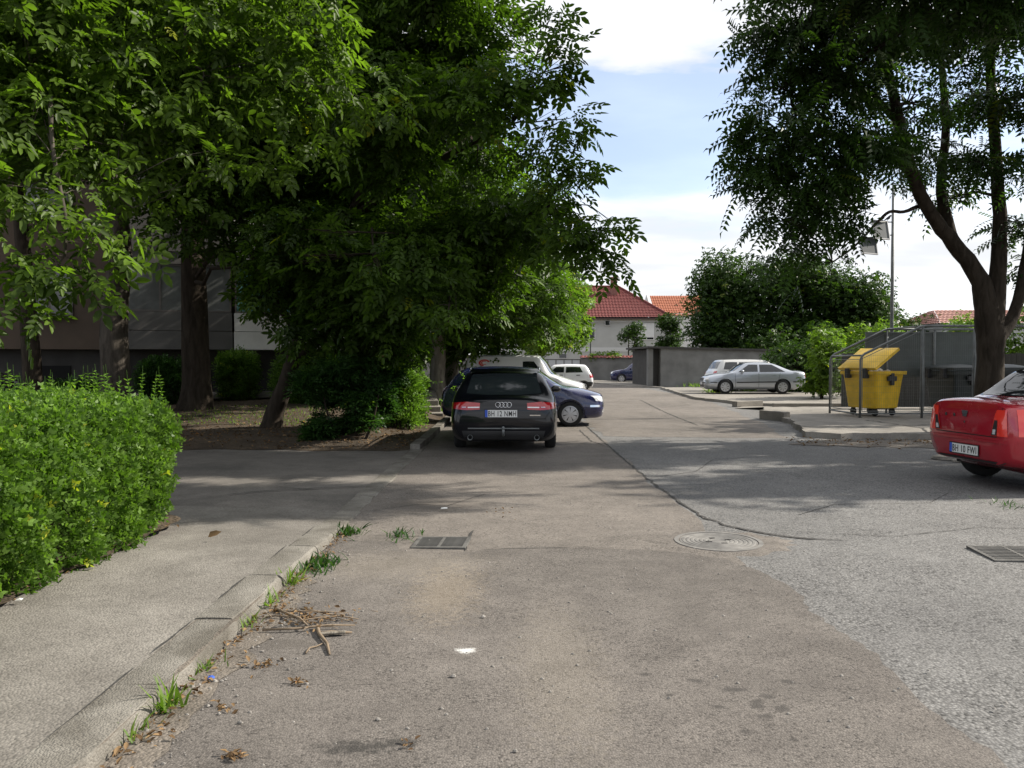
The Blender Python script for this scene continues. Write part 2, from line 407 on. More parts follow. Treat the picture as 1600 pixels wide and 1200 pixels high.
strip('crack', M_['tar'], [(1.84, 30), (1.8, 22), (1.78, 15), (1.79, 12), (1.8, 10.2), (1.86, 8.6), (1.92, 7.8), (2.1, 7.35), (2.32, 7.1), (2.5, 6.95), (2.9, 6.85)], 0.022, 0.0085, road, 1)
strip('crack', M_['tar'], [G(905, 672), G(925, 690), G(945, 697)], 0.02, 0.0085, road, 2)
strip('crack', M_['tar'], [G(740, 830), G(725, 850), G(728, 862)], 0.014, 0.0125, road, 4)
strip('crack', M_['tar'], [G(1000, 625), G(1040, 645), G(1090, 665)], 0.03, 0.0085, road, 6)
strip('crack', M_['tar'], [G(930, 640), G(1010, 640), G(1080, 633)], 0.018, 0.0085, road, 7)
strip('crack', M_['tar'], [(1.0, 6.53), (0.6, 6.56), (0.1, 6.52), (-0.2, 6.5)], 0.006, 0.0125, road, 14)
strip('crack', M_['tar'], [(-1.5, 8.2), (-1.0, 8.6), (-0.7, 8.5), (-0.3, 9.3)], 0.007, 0.0085, road, 17)
strip('crack', M_['tar'], [(2.9, 8.0), (3.5, 8.6), (4.6, 8.7), (5.2, 9.4)], 0.007, 0.0045, road, 18)
strip('crack', M_['tar'], [(1.85, 10.6), (2.6, 11.2), (3.2, 12.6), (4.4, 13.1)], 0.010, 0.0045, road, 19)
strip('crack', M_['tar'], [(2.6, 7.2), (3.4, 7.0), (4.4, 7.4), (5.4, 7.2)], 0.008, 0.0085, road, 8)
structure(poly_sheet('gutter_dirt', M_['dirt'], ragged([(-1.56, 0.5), (-1.3, 0.5), (-1.38, 3.5), (-1.36, 5.0), (-1.45, 6.2), (-1.56, 6.4)], 0.05, 0.1, 8), 0.0155))
structure(poly_sheet('hedge_soil', M_['soil'], ragged([(-5.2, 1.0), (-3.12, 1.0), (-3.02, 7.15), (-3.3, 7.6), (-5.2, 7.7)], 0.05, 0.12, 19), 0.112))
structure(poly_sheet('roadside_dirt', M_['dirt'], ragged([(5.2, 14.9), (6.2, 14.5), (9, 14.1), (16, 13.6), (16, 15.6), (9, 15.6), (6.2, 15.75)], 0.12, 0.2, 9), 0.0085))

# left pavement, kerb and driveway crossing
def hp(y): return 0.072 * (1 - sstep(5.6, 8.4, y)) + 0.014
def pz(x, y): return hp(y) - 0.004 + 0.004 * math.sin(x * 5.3 + y * 2.1) * math.sin(y * 3.7)
pvm = structure(grid_sheet('pavement', M_['pave'], -16, -1.80, -6, 8.35, 110, 60, pz))
rj = random.Random(77)
for v in pvm.data.vertices:
    if v.co.y > 8.3: v.co.y += 0.10 * math.sin(v.co.x * 1.3) + 0.05 * math.sin(v.co.x * 4.7 + 1) + rj.uniform(-.035, .035); v.co.z = .0155
strip_later = True
def dz(x, y): return (0.003 if y < 8.7 else 0.012) + 0.004 * math.sin(x * 1.9) * math.sin(y * 2.3) + 0.02 * sstep(-3, -12, x)
drv = structure(grid_sheet('driveway', M_['drive'], -16, -1.80, 7.9, 13.95, 50, 29, dz))
strip('crack', M_['tar'], [G(325, 780), G(395, 772), G(450, 768), G(520, 765), G(575, 762)], 0.018, 0.028, drv, 12)
strip('crack', M_['tar'], [G(430, 762), G(470, 768), G(500, 766)], 0.01, 0.028, drv, 13)
kerb = structure(empty('kerb', (0, 0, 0)))
for k_ in range(7): strip('seam_dirt', M_['tar'], [(-1.803, 1.2 + k_ * .92), (-1.803, 1.2 + k_ * .92 + rj.uniform(.45, .9))], 0.009, hp(1.6 + k_ * .92) + .009 if k_ < 4 else hp(1.7 + k_ * .92) + .012, kerb, 50 + k_, .3)
rr = random.Random(3)
y = -1.2; kerb_meshes = []
while y < 13.8:
    L = 0.92 if y > 0 else 1.0
    dx = rr.uniform(-0.012, 0.012); da = rr.uniform(-0.012, 0.012); dzv = rr.uniform(-0.006, 0.006)
    x0, x1 = -1.795, -1.555
    ns = 7; rows = []
    for j in range(ns + 1):
        yy = y + 0.008 + (L - 0.016) * j / ns; h = hp(yy) + 0.006 + dzv
        e = rr.uniform(0, 0.014); c2 = rr.uniform(0.012, 0.03) + (0.02 if j in (0, ns) and rr.random() < .5 else 0); ox_ = dx + da * (yy - y)
        rows.append([(x0 + ox_, yy, -0.1), (x0 + ox_, yy, h - 0.004), (x0 + .05 + ox_, yy, h), (x1 - c2 - .05 + ox_, yy, h - rr.uniform(0, .003)), (x1 - c2 + ox_, yy, h - .003 - e * .3), (x1 - c2 * .25 - e * .5 + ox_, yy, h - c2 * .7), (x1 + ox_ - e * .3, yy, h - c2 * 1.8), (x1 + .012 + ox_, yy, -0.1)])
    n = 8; mb = MB(); mb.add([p for r_ in rows for p in r_], [(j * n + i, (j + 1) * n + i, (j + 1) * n + i + 1, j * n + i + 1) for j in range(ns) for i in range(n - 1)] + [tuple(range(n)), tuple(reversed(range(ns * n, ns * n + n)))])
    mb.build('kerb_stone', M_['kerb'], kerb, smooth=True, ang=30)
    y += L
mbj = MB(); mbj.bbox((-1.80, -1.2, -0.1), (-1.575, 5.0, 0.085)); mbj.bbox((-1.80, 5.0, -0.1), (-1.575, 13.8, 0.008)); mbj.build('joint_mortar', M_['dirt'], kerb)

# planted bed that rises towards the flats
def bz(x, y):
    k = sstep(15.0, 24.0, y); s = sstep(-1.9, -3.2, x)
    return 0.014 + 0.036 * sstep(13.97, 14.6, y) + 0.07 * sstep(14, 15, y) * s + (0.42 * k + 0.22 * sstep(22, 29, y)) * s + 0.02 * math.sin(x * 2.2) * math.sin(y * 1.7)
bed = structure(grid_sheet('planting_bed', M_['soil'], -17, -1.81, 13.96, 42, 120, 90, bz))
for v in bed.data.vertices:
    if v.co.y < 13.97: v.co.y -= 0.16 + 0.12 * math.sin(v.co.x * 1.7) + 0.07 * math.sin(v.co.x * 5.1) + rj.uniform(-.05, .05); v.co.z = 0.0185 + 0.02 * sstep(-3, -12, v.co.x)
y = 13.95
while y < 40:
    mb = MB(); mb.bbox((-1.80, y + 0.01, -0.1), (-1.62, y + 0.98, 0.10 + rr.uniform(-0.01, 0.01)))
    mb.build('kerb_stone', M_['kerb'], kerb, bevel=0.01); y += 1.0
st = empty('garden_steps', (-2.45, 21.9, 0), 0.12, 'worn concrete garden steps climbing the grassy bank beside parked cars', 'steps')
for i in range(3):
    mb = MB(); mb.bbox((-0.75 - 0.15 * i, 0.55 * i, -0.2), (0.55 - 0.05 * i, 0.55 * i + 0.9, 0.14 + 0.15 * i)); mb.build('step', M_['slab'], st, bevel=0.015)
mb = MB(); mb.box((-0.05, 2.9, 0.32), (0.95, 2.4, 0.5), m=Matrix.Rotation(0.1, 3, 'X')); mb.build('ramp', M_['slab'], st, bevel=0.02)

# right-hand raised slabs
def rag_prism(name, mat, pts, z0, z1, parent=None, amp=0.04, step=0.35, seed=1):
    pl = ragged(pts, amp, step, seed); mb = MB(); n = len(pl)
    cx = sum(p[0] for p in pl) / n; cy = sum(p[1] for p in pl) / n
    r2 = random.Random(seed)
    lo = [(x, y, z0) for x, y in pl]
    hi = [(x + 0.03 * (1 if cx > x else -1) * r2.random(), y + 0.10 * r2.random() * (1 if cy > y else -1), z1 - 0.015 * r2.random()) for x, y in pl]
    mb.add(lo + hi, [tuple(range(n, 2 * n))] + [(i, (i + 1) % n, n + (i + 1) % n, n + i) for i in range(n)])
    me = mb.mesh(name); bm = bmesh.new(); bm.from_mesh(me); bmesh.ops.triangulate(bm, faces=[f for f in bm.faces if len(f.verts) > 4]); bm.to_mesh(me); bm.free()
    return link(name, me, mat, parent)
pv = structure(empty('far_pavement', (0, 0, 0)))
rag_prism('concrete_slab', M_['slab'], [(6.05, 16.3), (6.6, 15.85), (9.6, 15.75), (13.2, 15.6), (13.2, 19.9), (7.0, 19.9), (6.75, 19.0)], -0.1, 0.13, pv, 0.05, 0.25, 5)
rag_prism('concrete_slab', M_['slab'], [(6.95, 19.93), (13.2, 19.93), (13.2, 25.6), (8.1, 25.6), (7.3, 23.0)], -0.1, 0.12, pv, 0.03, 0.3, 6)
rag_prism('concrete_slab', M_['slab'], [(13.23, 15.6), (46, 15.2), (46, 25.6), (13.23, 25.6)], -0.1, 0.125, pv, 0.03, 0.6, 7)
rag_prism('concrete_slab', M_['slab'], [(8.4, 28.4), (9.3, 27.6), (46, 27.2), (46, 46), (8.6, 46), (7.6, 33)], -0.1, 0.11, pv, 0.06, 0.4, 8)
mb = MB(); mb.add([(8.12, 25.62, 0.1), (46, 25.62, 0.1), (46, 27.25, 0.02), (9.2, 27.6, 0.012), (8.2, 27.9, 0.012), (7.45, 26.5, 0.012)], [(0, 1, 2, 3, 4, 5)]); mb.build('concrete_slab', M_['slab'], pv)
for s_, pts in ((21, [(6.3, 17.6), (7.9, 17.4), (9.5, 18.0), (12, 17.6)]), (22, [(7.2, 21.8), (8.6, 21.2), (9.9, 21.5)]), (23, [(8.4, 16.0), (8.9, 17.2), (8.7, 19.5)]), (24, [(7.6, 22.9), (9.0, 23.6), (10.2, 23.2)])):
    strip('crack', M_['tar'], pts, 0.035, 0.1345, pv, s_)
mb = MB(); mb.box((7.02, 21.2, 0.12), (0.22, 1.0, 0.26), 0.35); structure(mb.build('kerb_stone', M_['slab'], pv, bevel=0.015))
mb = MB(); mb.box((8.25, 27.75, 0.10), (1.25, 0.24, 0.2), 0.5); structure(mb.build('kerb_stone', M_['slab'], pv, bevel=0.015))
mb = MB(); mb.bbox((9.0, 27.22, -0.05), (20, 27.42, 0.14)); structure(mb.build('kerb_stone', M_['slab'], pv, bevel=0.015))
def gravel_patch(x, y): return 0.0
# raised verge in front of the walls at the far end
rag = rag_prism('far_verge', M_['slab'], [(6.9, 50.5), (9.0, 46.6), (8.8, 48.0), (9.4, 60), (6.6, 64.5), (5.9, 58)], -0.05, 0.1, None, 0.05, 0.4, 15); structure(rag)

# iron covers in the road
mh = empty('manhole_cover', (1.77, 6.77, 0.0), 0, 'round ribbed iron manhole cover set in the road by the long crack', 'manhole cover')
mb = MB(); rc = random.Random(8); rk = [rc.uniform(-.06, .06) for _ in range(40)]
mb.add([(0, 0, .0150)] + [((.50 + rk[k] + .03 * math.sin(3 * k * .157)) * math.cos(k * PI / 20) * 1.05, (.50 + rk[k]) * math.sin(k * PI / 20) * .78, .0145) for k in range(40)] + [((.62 + rk[k] + .03 * math.sin(3 * k * .157)) * math.cos(k * PI / 20) * 1.05, (.62 + rk[k]) * math.sin(k * PI / 20) * .78, -.004) for k in range(40)], [(0, 1 + k, 1 + (k + 1) % 40) for k in range(40)] + [(1 + k, 41 + k, 41 + (k + 1) % 40, 1 + (k + 1) % 40) for k in range(40)]); mb.build('collar', M_['lane'], mh)
mb = MB(); mb.lathe([(0.335, 0.0), (0.335, 0.020), (0.372, 0.020), (0.372, 0.0)], 48); mb.build('frame_ring', M_['cover'], mh)
pr = [(0.0, 0.0175)]
for k in range(7):
    r0 = 0.06 + k * 0.037; pr += [(r0, 0.0175), (r0 + 0.004, 0.0205), (r0 + 0.024, 0.0205), (r0 + 0.028, 0.0175)]
pr += [(0.325, 0.0175), (0.325, 0.015)]
mb = MB(); mb.lathe(pr, 48); mb.build('lid', M_['cover'], mh)
for a in (0.4, 1.9, 3.6, 5.0):
    mb = MB(); mb.box((0.1 * math.cos(a), 0.1 * math.sin(a), 0.0215), (0.05, 0.018, 0.004)); mb.build('lift_slot', M_['dark'], mh)
def drain(loc, w_, d_, label, n):
    o = empty('drain_grate', loc, R(-5), label, 'drain grate'); o.rotation_euler = (R(1.2), R(-1.0), R(-5))
    mb = MB(); mb.bbox((-w_ / 2, -d_ / 2, 0.012), (w_ / 2, d_ / 2, 0.0135)); mb.build('pit', M_['dark'], o)
    mb = MB(); t = 0.03
    for a, b in (((-w_ / 2 - t, -d_ / 2 - t), (w_ / 2 + t, -d_ / 2)), ((-w_ / 2 - t, d_ / 2), (w_ / 2 + t, d_ / 2 + t)), ((-w_ / 2 - t, -d_ / 2), (-w_ / 2, d_ / 2)), ((w_ / 2, -d_ / 2), (w_ / 2 + t, d_ / 2)), ((-0.012, -d_ / 2), (0.012, d_ / 2))):
        mb.bbox((a[0], a[1], 0.0), (b[0], b[1], 0.021))
    mb.build('frame', M_['iron'], o)
    bar = None
    for k in range(n):
        yy = -d_ / 2 + d_ * (k + 0.5) / n
        if bar is None:
            mb = MB(); mb.bbox((-w_ / 2, -d_ / n * 0.22, 0.0), (w_ / 2, d_ / n * 0.22, 0.006)); bar = mb.mesh('bar'); bar.materials.append(M_['iron'])
        link('bar', bar, None, o, (0, yy, 0.0137))
    return o
drain((-0.6, 6.72, 0.0), 0.40, 0.32, 'rectangular iron drain grate near the left kerb', 8)
drain((4.05, 6.33, 0.0), 0.50, 0.40, 'iron drain grate at the right edge of the road below the red car', 9)

# ------------------------------------------------------------------ block of flats behind the trees
wallb = plain('flats_brown_render', (0.085, 0.062, 0.045), 0.9, var=0.18, scale=1.3, bumpd=0.01)  # brown walls and curtained panes darkened to stand in for tree shade
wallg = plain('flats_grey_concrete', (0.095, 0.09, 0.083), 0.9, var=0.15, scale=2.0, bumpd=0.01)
wallw = plain('flats_white_render', (0.66, 0.64, 0.60), 0.85, var=0.14, scale=1.7, bumpd=0.01)
wframe = plain('window_frame_dark', (0.10, 0.09, 0.08), 0.5)
curtain = plain('curtained_pane', (0.11, 0.115, 0.11), 0.15, var=0.25, scale=2.5)
tealp = plain('teal_glass_pane', (0.10, 0.24, 0.23), 0.08)
base_m = plain('flats_plinth', (0.05, 0.047, 0.043), 0.9, var=0.2, scale=2)
fl = empty('apartment_building', (-8.0, 24.0, 0), R(20), 'brown and white concrete apartment block behind the walnut trees', 'building')
H0 = 1.92; SH = 2.78; NF = 5
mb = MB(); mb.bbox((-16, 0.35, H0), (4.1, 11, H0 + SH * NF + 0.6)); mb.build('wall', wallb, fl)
mb = MB(); mb.bbox((-16, 0.75, -0.3), (3.9, 11, H0 - 0.002)); mb.build('basement_wall', base_m, fl)
for u in (-12.5, -8.0, -5.4, -1.6, 1.6, 5.0):
    mb = MB(); mb.bbox((u - 0.55, 0.71, 0.95), (u + 0.55, 0.745, 1.45)); mb.build('basement_window', M_['dark'], fl)
def window(parent, u0, u1, z0, z1, y, npane, fm, pm):
    o = MB(); t = 0.05
    o.bbox((u0, y - 0.05, z0), (u1, y, z0 + t)); o.bbox((u0, y - 0.05, z1 - t), (u1, y, z1))
    for k in range(npane + 1):
        uu = u0 + (u1 - u0 - t) * k / npane; o.bbox((uu, y - 0.05, z0 + t), (uu + t, y, z1 - t))
    wo_ = o.build('window', fm, parent)
    for k in range(npane):
        a = u0 + (u1 - u0 - t) * k / npane + t; b = u0 + (u1 - u0 - t) * (k + 1) / npane
        q = MB(); q.bbox((a, y - 0.028, z0 + t), (b, y - 0.018, z1 - t)); q.build('pane', pm, wo_)
    return wo_
for f in range(NF):
    zb = H0 + SH * f
    for u0, u1, pm_, wm in ((-3.35, -0.42, curtain, wallg), (-0.38, 3.9, tealp, wallw)):
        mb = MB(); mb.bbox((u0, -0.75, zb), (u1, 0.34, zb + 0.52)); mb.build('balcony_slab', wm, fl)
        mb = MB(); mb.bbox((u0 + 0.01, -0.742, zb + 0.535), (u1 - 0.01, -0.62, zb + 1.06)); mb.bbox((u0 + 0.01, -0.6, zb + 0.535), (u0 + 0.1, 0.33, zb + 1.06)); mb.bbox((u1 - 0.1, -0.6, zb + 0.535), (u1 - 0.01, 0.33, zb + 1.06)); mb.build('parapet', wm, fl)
        window(fl, u0 + 0.03, u1 - 0.03, zb + 1.07, zb + 2.42, -0.64, 3 if u1 - u0 < 3.5 else 4, wframe, pm_)
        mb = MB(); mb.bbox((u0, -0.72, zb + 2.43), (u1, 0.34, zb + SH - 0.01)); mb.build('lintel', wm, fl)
    for u0, u1 in ((-14.8, -13.2), (-11.6, -9.8), (-8.4, -6.8), (-5.9, -4.7)):
        window(fl, u0, u1, zb + 0.95, zb + 2.25, 0.345, 2, M_['white'] if f % 2 else wframe, curtain if (int(u0 * 3) + f) % 3 else M_['glass'])
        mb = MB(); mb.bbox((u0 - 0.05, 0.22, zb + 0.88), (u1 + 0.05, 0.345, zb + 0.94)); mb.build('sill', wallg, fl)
mb = MB(); mb.tube([(-3.55, 0.25, 1.0), (-3.55, 0.25, 15)], 0.06, 10); mb.build('downpipe', M_['white'], fl)
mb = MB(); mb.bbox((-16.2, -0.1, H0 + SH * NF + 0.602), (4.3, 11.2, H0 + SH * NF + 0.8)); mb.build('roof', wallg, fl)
mb = MB(); mb.add([(-17, -1.9, 0.40), (5, -1.9, 0.60), (5, -0.8, 0.72), (-17, -0.8, 0.62)], [(0, 1, 2, 3)]); fp = mb.build('path', M_['pave'], None); fp.location = fl.location; fp.rotation_euler = fl.rotation_euler; structure(fp)

# ------------------------------------------------------------------ houses at the far end
tile1 = plain('red_roof_tile', (0.155, 0.036, 0.032), 0.75, var=0.3, scale=6)
tile2 = plain('orange_roof_tile', (0.33, 0.11, 0.055), 0.75, var=0.3, scale=6)
tile3 = plain('brown_roof_tile', (0.30, 0.15, 0.12), 0.8, var=0.35, scale=6)
render = plain('house_shaded_render', (0.42, 0.42, 0.40), 0.9, var=0.08, scale=0.8)  # white house wall with its shade put into the colour as grey
render2 = plain('house_pale_band', (0.56, 0.56, 0.55), 0.9)
def roof_plane(name, mat, a, b, c, d_, rows, cols, parent):
    """stepped, rippled tile courses between eave a-b and ridge d_-c"""
    a, b, c, d_ = map(Vector, (a, b, c, d_)); nrm = (b - a).cross(d_ - a).normalized()
    if nrm.z < 0: nrm = -nrm
    vs = []; fs = []; nc = cols * 4
    for r in range(rows):
        for e in (0, 1):
            v = (r + e) / rows
            L = a.lerp(d_, v); Rr = b.lerp(c, v)
            for k in range(nc + 1):
                u = k / nc; p = L.lerp(Rr, u); ph = (p - a).dot((b - a).normalized()) * cols / (b - a).length
                h = 0.045 * abs(math.sin(PI * ph)) + (0.05 if e == 0 else 0.0)
                vs.append(p + nrm * h)
    for r in range(2 * rows - 1):
        for k in range(nc): fs.append((r * (nc + 1) + k, r * (nc + 1) + k + 1, (r + 1) * (nc + 1) + k + 1, (r + 1) * (nc + 1) + k))
    mb = MB(); mb.add(vs, fs); return mb.build(name, mat, parent)
hs = empty('house', (0, 75, 0), 0, 'shaded white house with a dark red hipped tile roof and chimney', 'house')
mb = MB(); mb.bbox((-2, 0, -0.1), (14.55, 9, 5.75)); mb.build('wall', render, hs)
mb = MB(); mb.bbox((-2.02, -0.04, 2.55), (14.57, 0, 2.95)); mb.build('band', render2, hs)
mb = MB(); mb.bbox((-2.02, -0.06, 5.3), (14.57, 0, 5.6)); mb.build('band', render2, hs)
EZ, RZ = 5.75, 9.05
rf = roof_plane('roof', tile1, (-2.5, -0.5, EZ), (15.05, -0.5, EZ), (10.6, 4.5, RZ), (2.0, 4.5, RZ), 20, 58, hs)
roof_plane('roof_side', tile1, (15.05, -0.5, EZ), (15.05, 9.5, EZ), (10.62, 4.52, RZ), (10.6, 4.5, RZ), 20, 30, hs)
mb = MB(); mb.add([(-2.5, 9.5, EZ), (15.05, 9.5, EZ), (10.6, 4.52, RZ), (2, 4.52, RZ)], [(0, 1, 2, 3)]); mb.add([(-2.5, -0.5, EZ), (-2.5, 9.5, EZ), (2, 4.5, RZ)], [(0, 1, 2)]); mb.build('roof_back', tile1, hs)
mb = MB(); mb.bbox((-2.5, -0.5, EZ - 0.16), (15.05, 9.5, EZ - 0.02)); mb.build('eaves', plain('eaves_brown', (0.06, 0.035, 0.03), 0.7), hs)
mb = MB(); mb.tube([(2, 4.5, RZ + 0.06), (10.6, 4.5, RZ + 0.06), (15.0, -0.5, EZ + 0.08)], 0.12, 8); mb.build('ridge_tiles', tile1, hs)
ch_ = MB(); ch_.bbox((9.7, 3.0, 7.6), (10.3, 3.6, 9.75)); ch_.bbox((9.62, 2.92, 9.75), (10.38, 3.68, 9.9)); c_ = ch_.build('chimney', plain('chimney_brick', (0.22, 0.10, 0.08), 0.9, var=0.3, scale=12), hs)
window(hs, 6.3, 7.85, 3.75, 4.8, -0.005, 3, M_['white'], M_['glass'])
window(hs, 8.75, 9.25, 5.0, 5.5, -0.061, 1, render2, M_['glass'])
window(hs, 4.4, 5.2, 1.9, 2.4, -0.005, 1, render2, M_['glass'])
sh = MB()
for k in range(14): sh.bbox((11.65, -0.06, 3.95 + k * 0.092), (13.4, -0.02, 4.035 + k * 0.092))
sh.build('roller_shutter', M_['white'], hs)
window(hs, 12.0, 13.4, 3.66, 3.94, -0.005, 2, M_['white'], M_['glass'])
mb = MB(); mb.add([(7.35, 0.92, 6.8), (8.0, 0.92, 6.8), (8.0, 1.55, 7.25), (7.35, 1.55, 7.25)], [(0, 1, 2, 3)]); mb.build('skylight', plain('skylight_glass', (0.4, 0.42, 0.45), 0.1), hs)
for v_ in hs.children:
    if v_.name.startswith('skylight'): v_.location = (-0.25, -0.15, 0.25)
h2 = empty('house', (0, 92, 0), 0, 'house with a bright orange tiled roof and white gable edge behind the red roof', 'house')
mb = MB(); mb.bbox((16.5, 0, -0.1), (26, 8, 7.2)); mb.build('wall', render2, h2)
roof_plane('roof', tile2, (16.55, -0.3, 6.9), (26.2, -0.3, 6.9), (26.2, 4, 9.55), (16.55, 4, 9.55), 12, 34, h2)
mb = MB(); mb.add([(16.2, -0.4, 7.0), (16.54, -0.4, 7.0), (16.54, 4, 9.75), (16.2, 4, 9.75)], [(0, 1, 2, 3)]); mb.add([(16.2, -0.4, 6.6), (16.2, -0.4, 7.0), (16.2, 4, 9.75), (16.2, 8, 7.0), (16.2, 8, 6.6)], [(0, 1, 2, 3, 4)]); mb.build('gable_edge', render2, h2)
h3 = empty('house', (0, 62, 0), 0, 'low house with a faded brown tiled roof seen past the big tree trunk', 'house')
mb = MB(); mb.bbox((33.6, 0, -0.1), (46, 8, 4.6)); mb.build('wall', render, h3)
roof_plane('roof', tile3, (33.2, -0.4, 4.55), (46.5, -0.4, 4.55), (44, 4, 5.85), (35.0, 4, 5.85), 8, 40, h3)
roof_plane('roof_side', tile3, (33.2, 8.4, 4.55), (33.2, -0.4, 4.55), (35.0, 4, 5.85), (35.0, 4.02, 5.85), 8, 24, h3)

# garden wall with tiled coping, gate, garage
concm = plain('garage_concrete', (0.17, 0.168, 0.16), 0.92, var=0.25, scale=1.1, bumpd=0.01)
wl = empty('garden_wall', (0, 66, 0), 0, 'grey garden wall with a red tiled coping in front of the house', 'wall')
mb = MB(); mb.bbox((5.7, 0, -0.1), (16, 0.3, 1.92)); mb.build('wall_body', concm, wl)
tm = None
for k in range(33):
    if tm is None:
        q = MB(); q.add([(-0.16, -0.16, 0), (0.16, -0.16, 0), (0.16, 0.15, 0.16), (-0.16, 0.15, 0.16), (0.16, 0.46, 0), (-0.16, 0.46, 0), (0, -0.16, 0.05), (0, 0.15, 0.21), (0, 0.46, 0.05)],
              [(0, 6, 7, 3), (6, 1, 2, 7), (3, 7, 8, 5), (7, 2, 4, 8), (0, 3, 5), (1, 4, 2), (0, 5, 8, 4, 1, 6)]); tm = q.mesh('coping_tile'); tm.materials.append(tile1)
    link('coping_tile', tm, None, wl, (5.85 + k * 0.315, 0, 1.92 + 0.004 * (k % 3)))
w2 = empty('garden_wall', (0, 66, 0), 0, 'low grey garden wall with red coping left of the metal gate', 'wall')
mb = MB(); mb.bbox((-12, 0, -0.1), (2.3, 0.3, 2.0)); mb.build('wall_body', concm, w2)
mb = MB(); mb.bbox((-12, -0.12, 2.0), (2.3, 0.42, 2.12)); mb.build('coping', tile1, w2)
gt = empty('gate', (0, 66.1, 0), 0, 'wide metal gate with grey sheet panels in a dark frame', 'gate')
mb = MB()
for k in range(6): mb.bbox((2.32 + k * 0.67 - 0.03, -0.04, 0), (2.32 + k * 0.67 + 0.03, 0.04, 1.8))
mb.bbox((2.3, -0.035, 1.74), (5.68, 0.035, 1.8)); mb.bbox((2.3, -0.035, 0.06), (5.68, 0.035, 0.12)); mb.build('frame', M_['black'], gt)
for k in range(5):
    mb = MB(); mb.bbox((2.36 + k * 0.67, -0.01, 0.13), (2.92 + k * 0.67, 0.01, 1.73)); mb.build('panel', plain('gate_sheet', (0.45, 0.47, 0.48), 0.4), gt)
ga = empty('garage', (8.35, 48.5, 0), R(4), 'flat-roofed grey concrete garage with overhanging plants on top', 'garage')
mb = MB(); v8 = [(0.75, 0, -0.1), (8.75, 0, -0.1), (8.75, 6, -0.1), (0.75, 6, -0.1), (0.75, 0, 2.4), (8.75, 0, 2.2), (8.75, 6, 2.2), (0.75, 6, 2.4)]
mb.add(v8, [(0, 1, 5, 4), (1, 2, 6, 5), (2, 3, 7, 6), (3, 0, 4, 7), (4, 5, 6, 7)]); mb.build('wall', concm, ga)
mb = MB(); mb.bbox((0, 0.1, -0.1), (0.3, 0.55, 2.38)); mb.build('pillar', concm, ga)
mb = MB(); mb.bbox((0.3, 0.5, -0.1), (0.745, 5.8, 2.36)); mb.build('recess', base_m, ga)
mb = MB(); mb.add([(-0.1, -0.15, 2.41), (8.95, -0.15, 2.205), (8.95, 6.1, 2.205), (-0.1, 6.1, 2.41), (-0.1, -0.15, 2.53), (8.95, -0.15, 2.33), (8.95, 6.1, 2.33), (-0.1, 6.1, 2.53)], [(0, 1, 5, 4), (1, 2, 6, 5), (2, 3, 7, 6), (3, 0, 4, 7), (4, 5, 6, 7), (3, 2, 1, 0)]); mb.build('roof', base_m, ga)
wc = MB(); wc.tube([(6.9, 70, 1.9), (6.95, 70, 4.8)], 0.05, 6)
tag(wc.build('utility_post', M_['black']), 'thin dark post standing in front of the white house window', 'post')
# ------------------------------------------------------------------ foliage
def leaflet(base, ang, L, wd, fold=0.25, droop=0.12, simple=False, z0=0.0):
    ca, sa = math.cos(ang), math.sin(ang)
    def pt(u, v, z): return (base[0] + u * ca - v * sa, base[1] + u * sa + v * ca, base[2] + z + z0)
    if simple:
        return [pt(0, 0, 0), pt(L * .45, wd / 2, wd * fold), pt(L, 0, -droop * L), pt(L * .45, -wd / 2, wd * fold)], [(0, 3, 2, 1)]
    return [pt(0, 0, 0), pt(L * .3, wd * .45, wd * fold), pt(L * .68, wd * .42, wd * fold * .5 - droop * L * .4), pt(L, 0, -droop * L),
            pt(L * .68, -wd * .42, wd * fold * .5 - droop * L * .4), pt(L * .3, -wd * .45, wd * fold)], [(0, 3, 2, 1), (0, 5, 4, 3)]
def template(parts):
    V = []; F = []
    for vs, fs in parts:
        b = len(V); V += vs; F += [tuple(i + b for i in f) for f in fs]
    return np.array(V), np.array(F)
def t_walnut():
    P = []
    for k, x in enumerate((0.07, 0.15, 0.22)):
        L = (0.085, 0.11, 0.12)[k]
        for s in (-1, 1): P.append(leaflet((x, 0, -0.06 * x), s * R(62 - 6 * k), L, L * 0.47))
    P.append(leaflet((0.26, 0, -0.02), 0.0, 0.14, 0.065))
    return template(P)
def t_ash():
    P = []
    for k in range(6):
        x = 0.07 + 0.062 * k
        for s in (-1, 1): P.append(leaflet((x, 0, -0.45 * x * x), s * R(64), 0.11, 0.045, simple=True, droop=0.35, z0=0))
    P.append(leaflet((0.43, 0, -0.085), 0.0, 0.10, 0.036, simple=True, droop=0.35))
    return template(P)
def t_tuftleaf(L=0.16, wd=0.09, n=4):
    return template([leaflet((0.03 * i, 0, 0.015 * (i % 2)), R((-60, 40, -15, 75, 5)[i]), L, wd, simple=True) for i in range(n)])
def t_privet():
    P = []
    for k in range(3):
        for s in (-1, 1):
            vs, fs = leaflet((0.008 + 0.02 * k, 0, 0), s * R(58 - 10 * k), 0.031, 0.019, simple=True, fold=0.2)
            a = k * PI / 2 + 0.35 * k + 0.2 * s; ca, sa = math.cos(a), math.sin(a)
            P.append(([(x, y * ca - z * sa, y * sa + z * ca) for x, y, z in vs], fs))
    return template(P)
def t_walnut_far():
    P = []
    for k, x in enumerate((0.07, 0.15, 0.22)):
        L = (0.09, 0.12, 0.13)[k]
        for s in (-1, 1): P.append(leaflet((x, 0, -0.06 * x), s * R(62 - 6 * k), L, L * 0.55, simple=True))
    P.append(leaflet((0.26, 0, -0.02), 0.0, 0.15, 0.08, simple=True))
    return template(P)
T_WAL, T_WALF, T_ASH, T_PRI = t_walnut(), t_walnut_far(), t_ash(), t_privet()
T_FAR = t_tuftleaf(); T_MID = t_tuftleaf(0.09, 0.045, 4)
T_SH = None

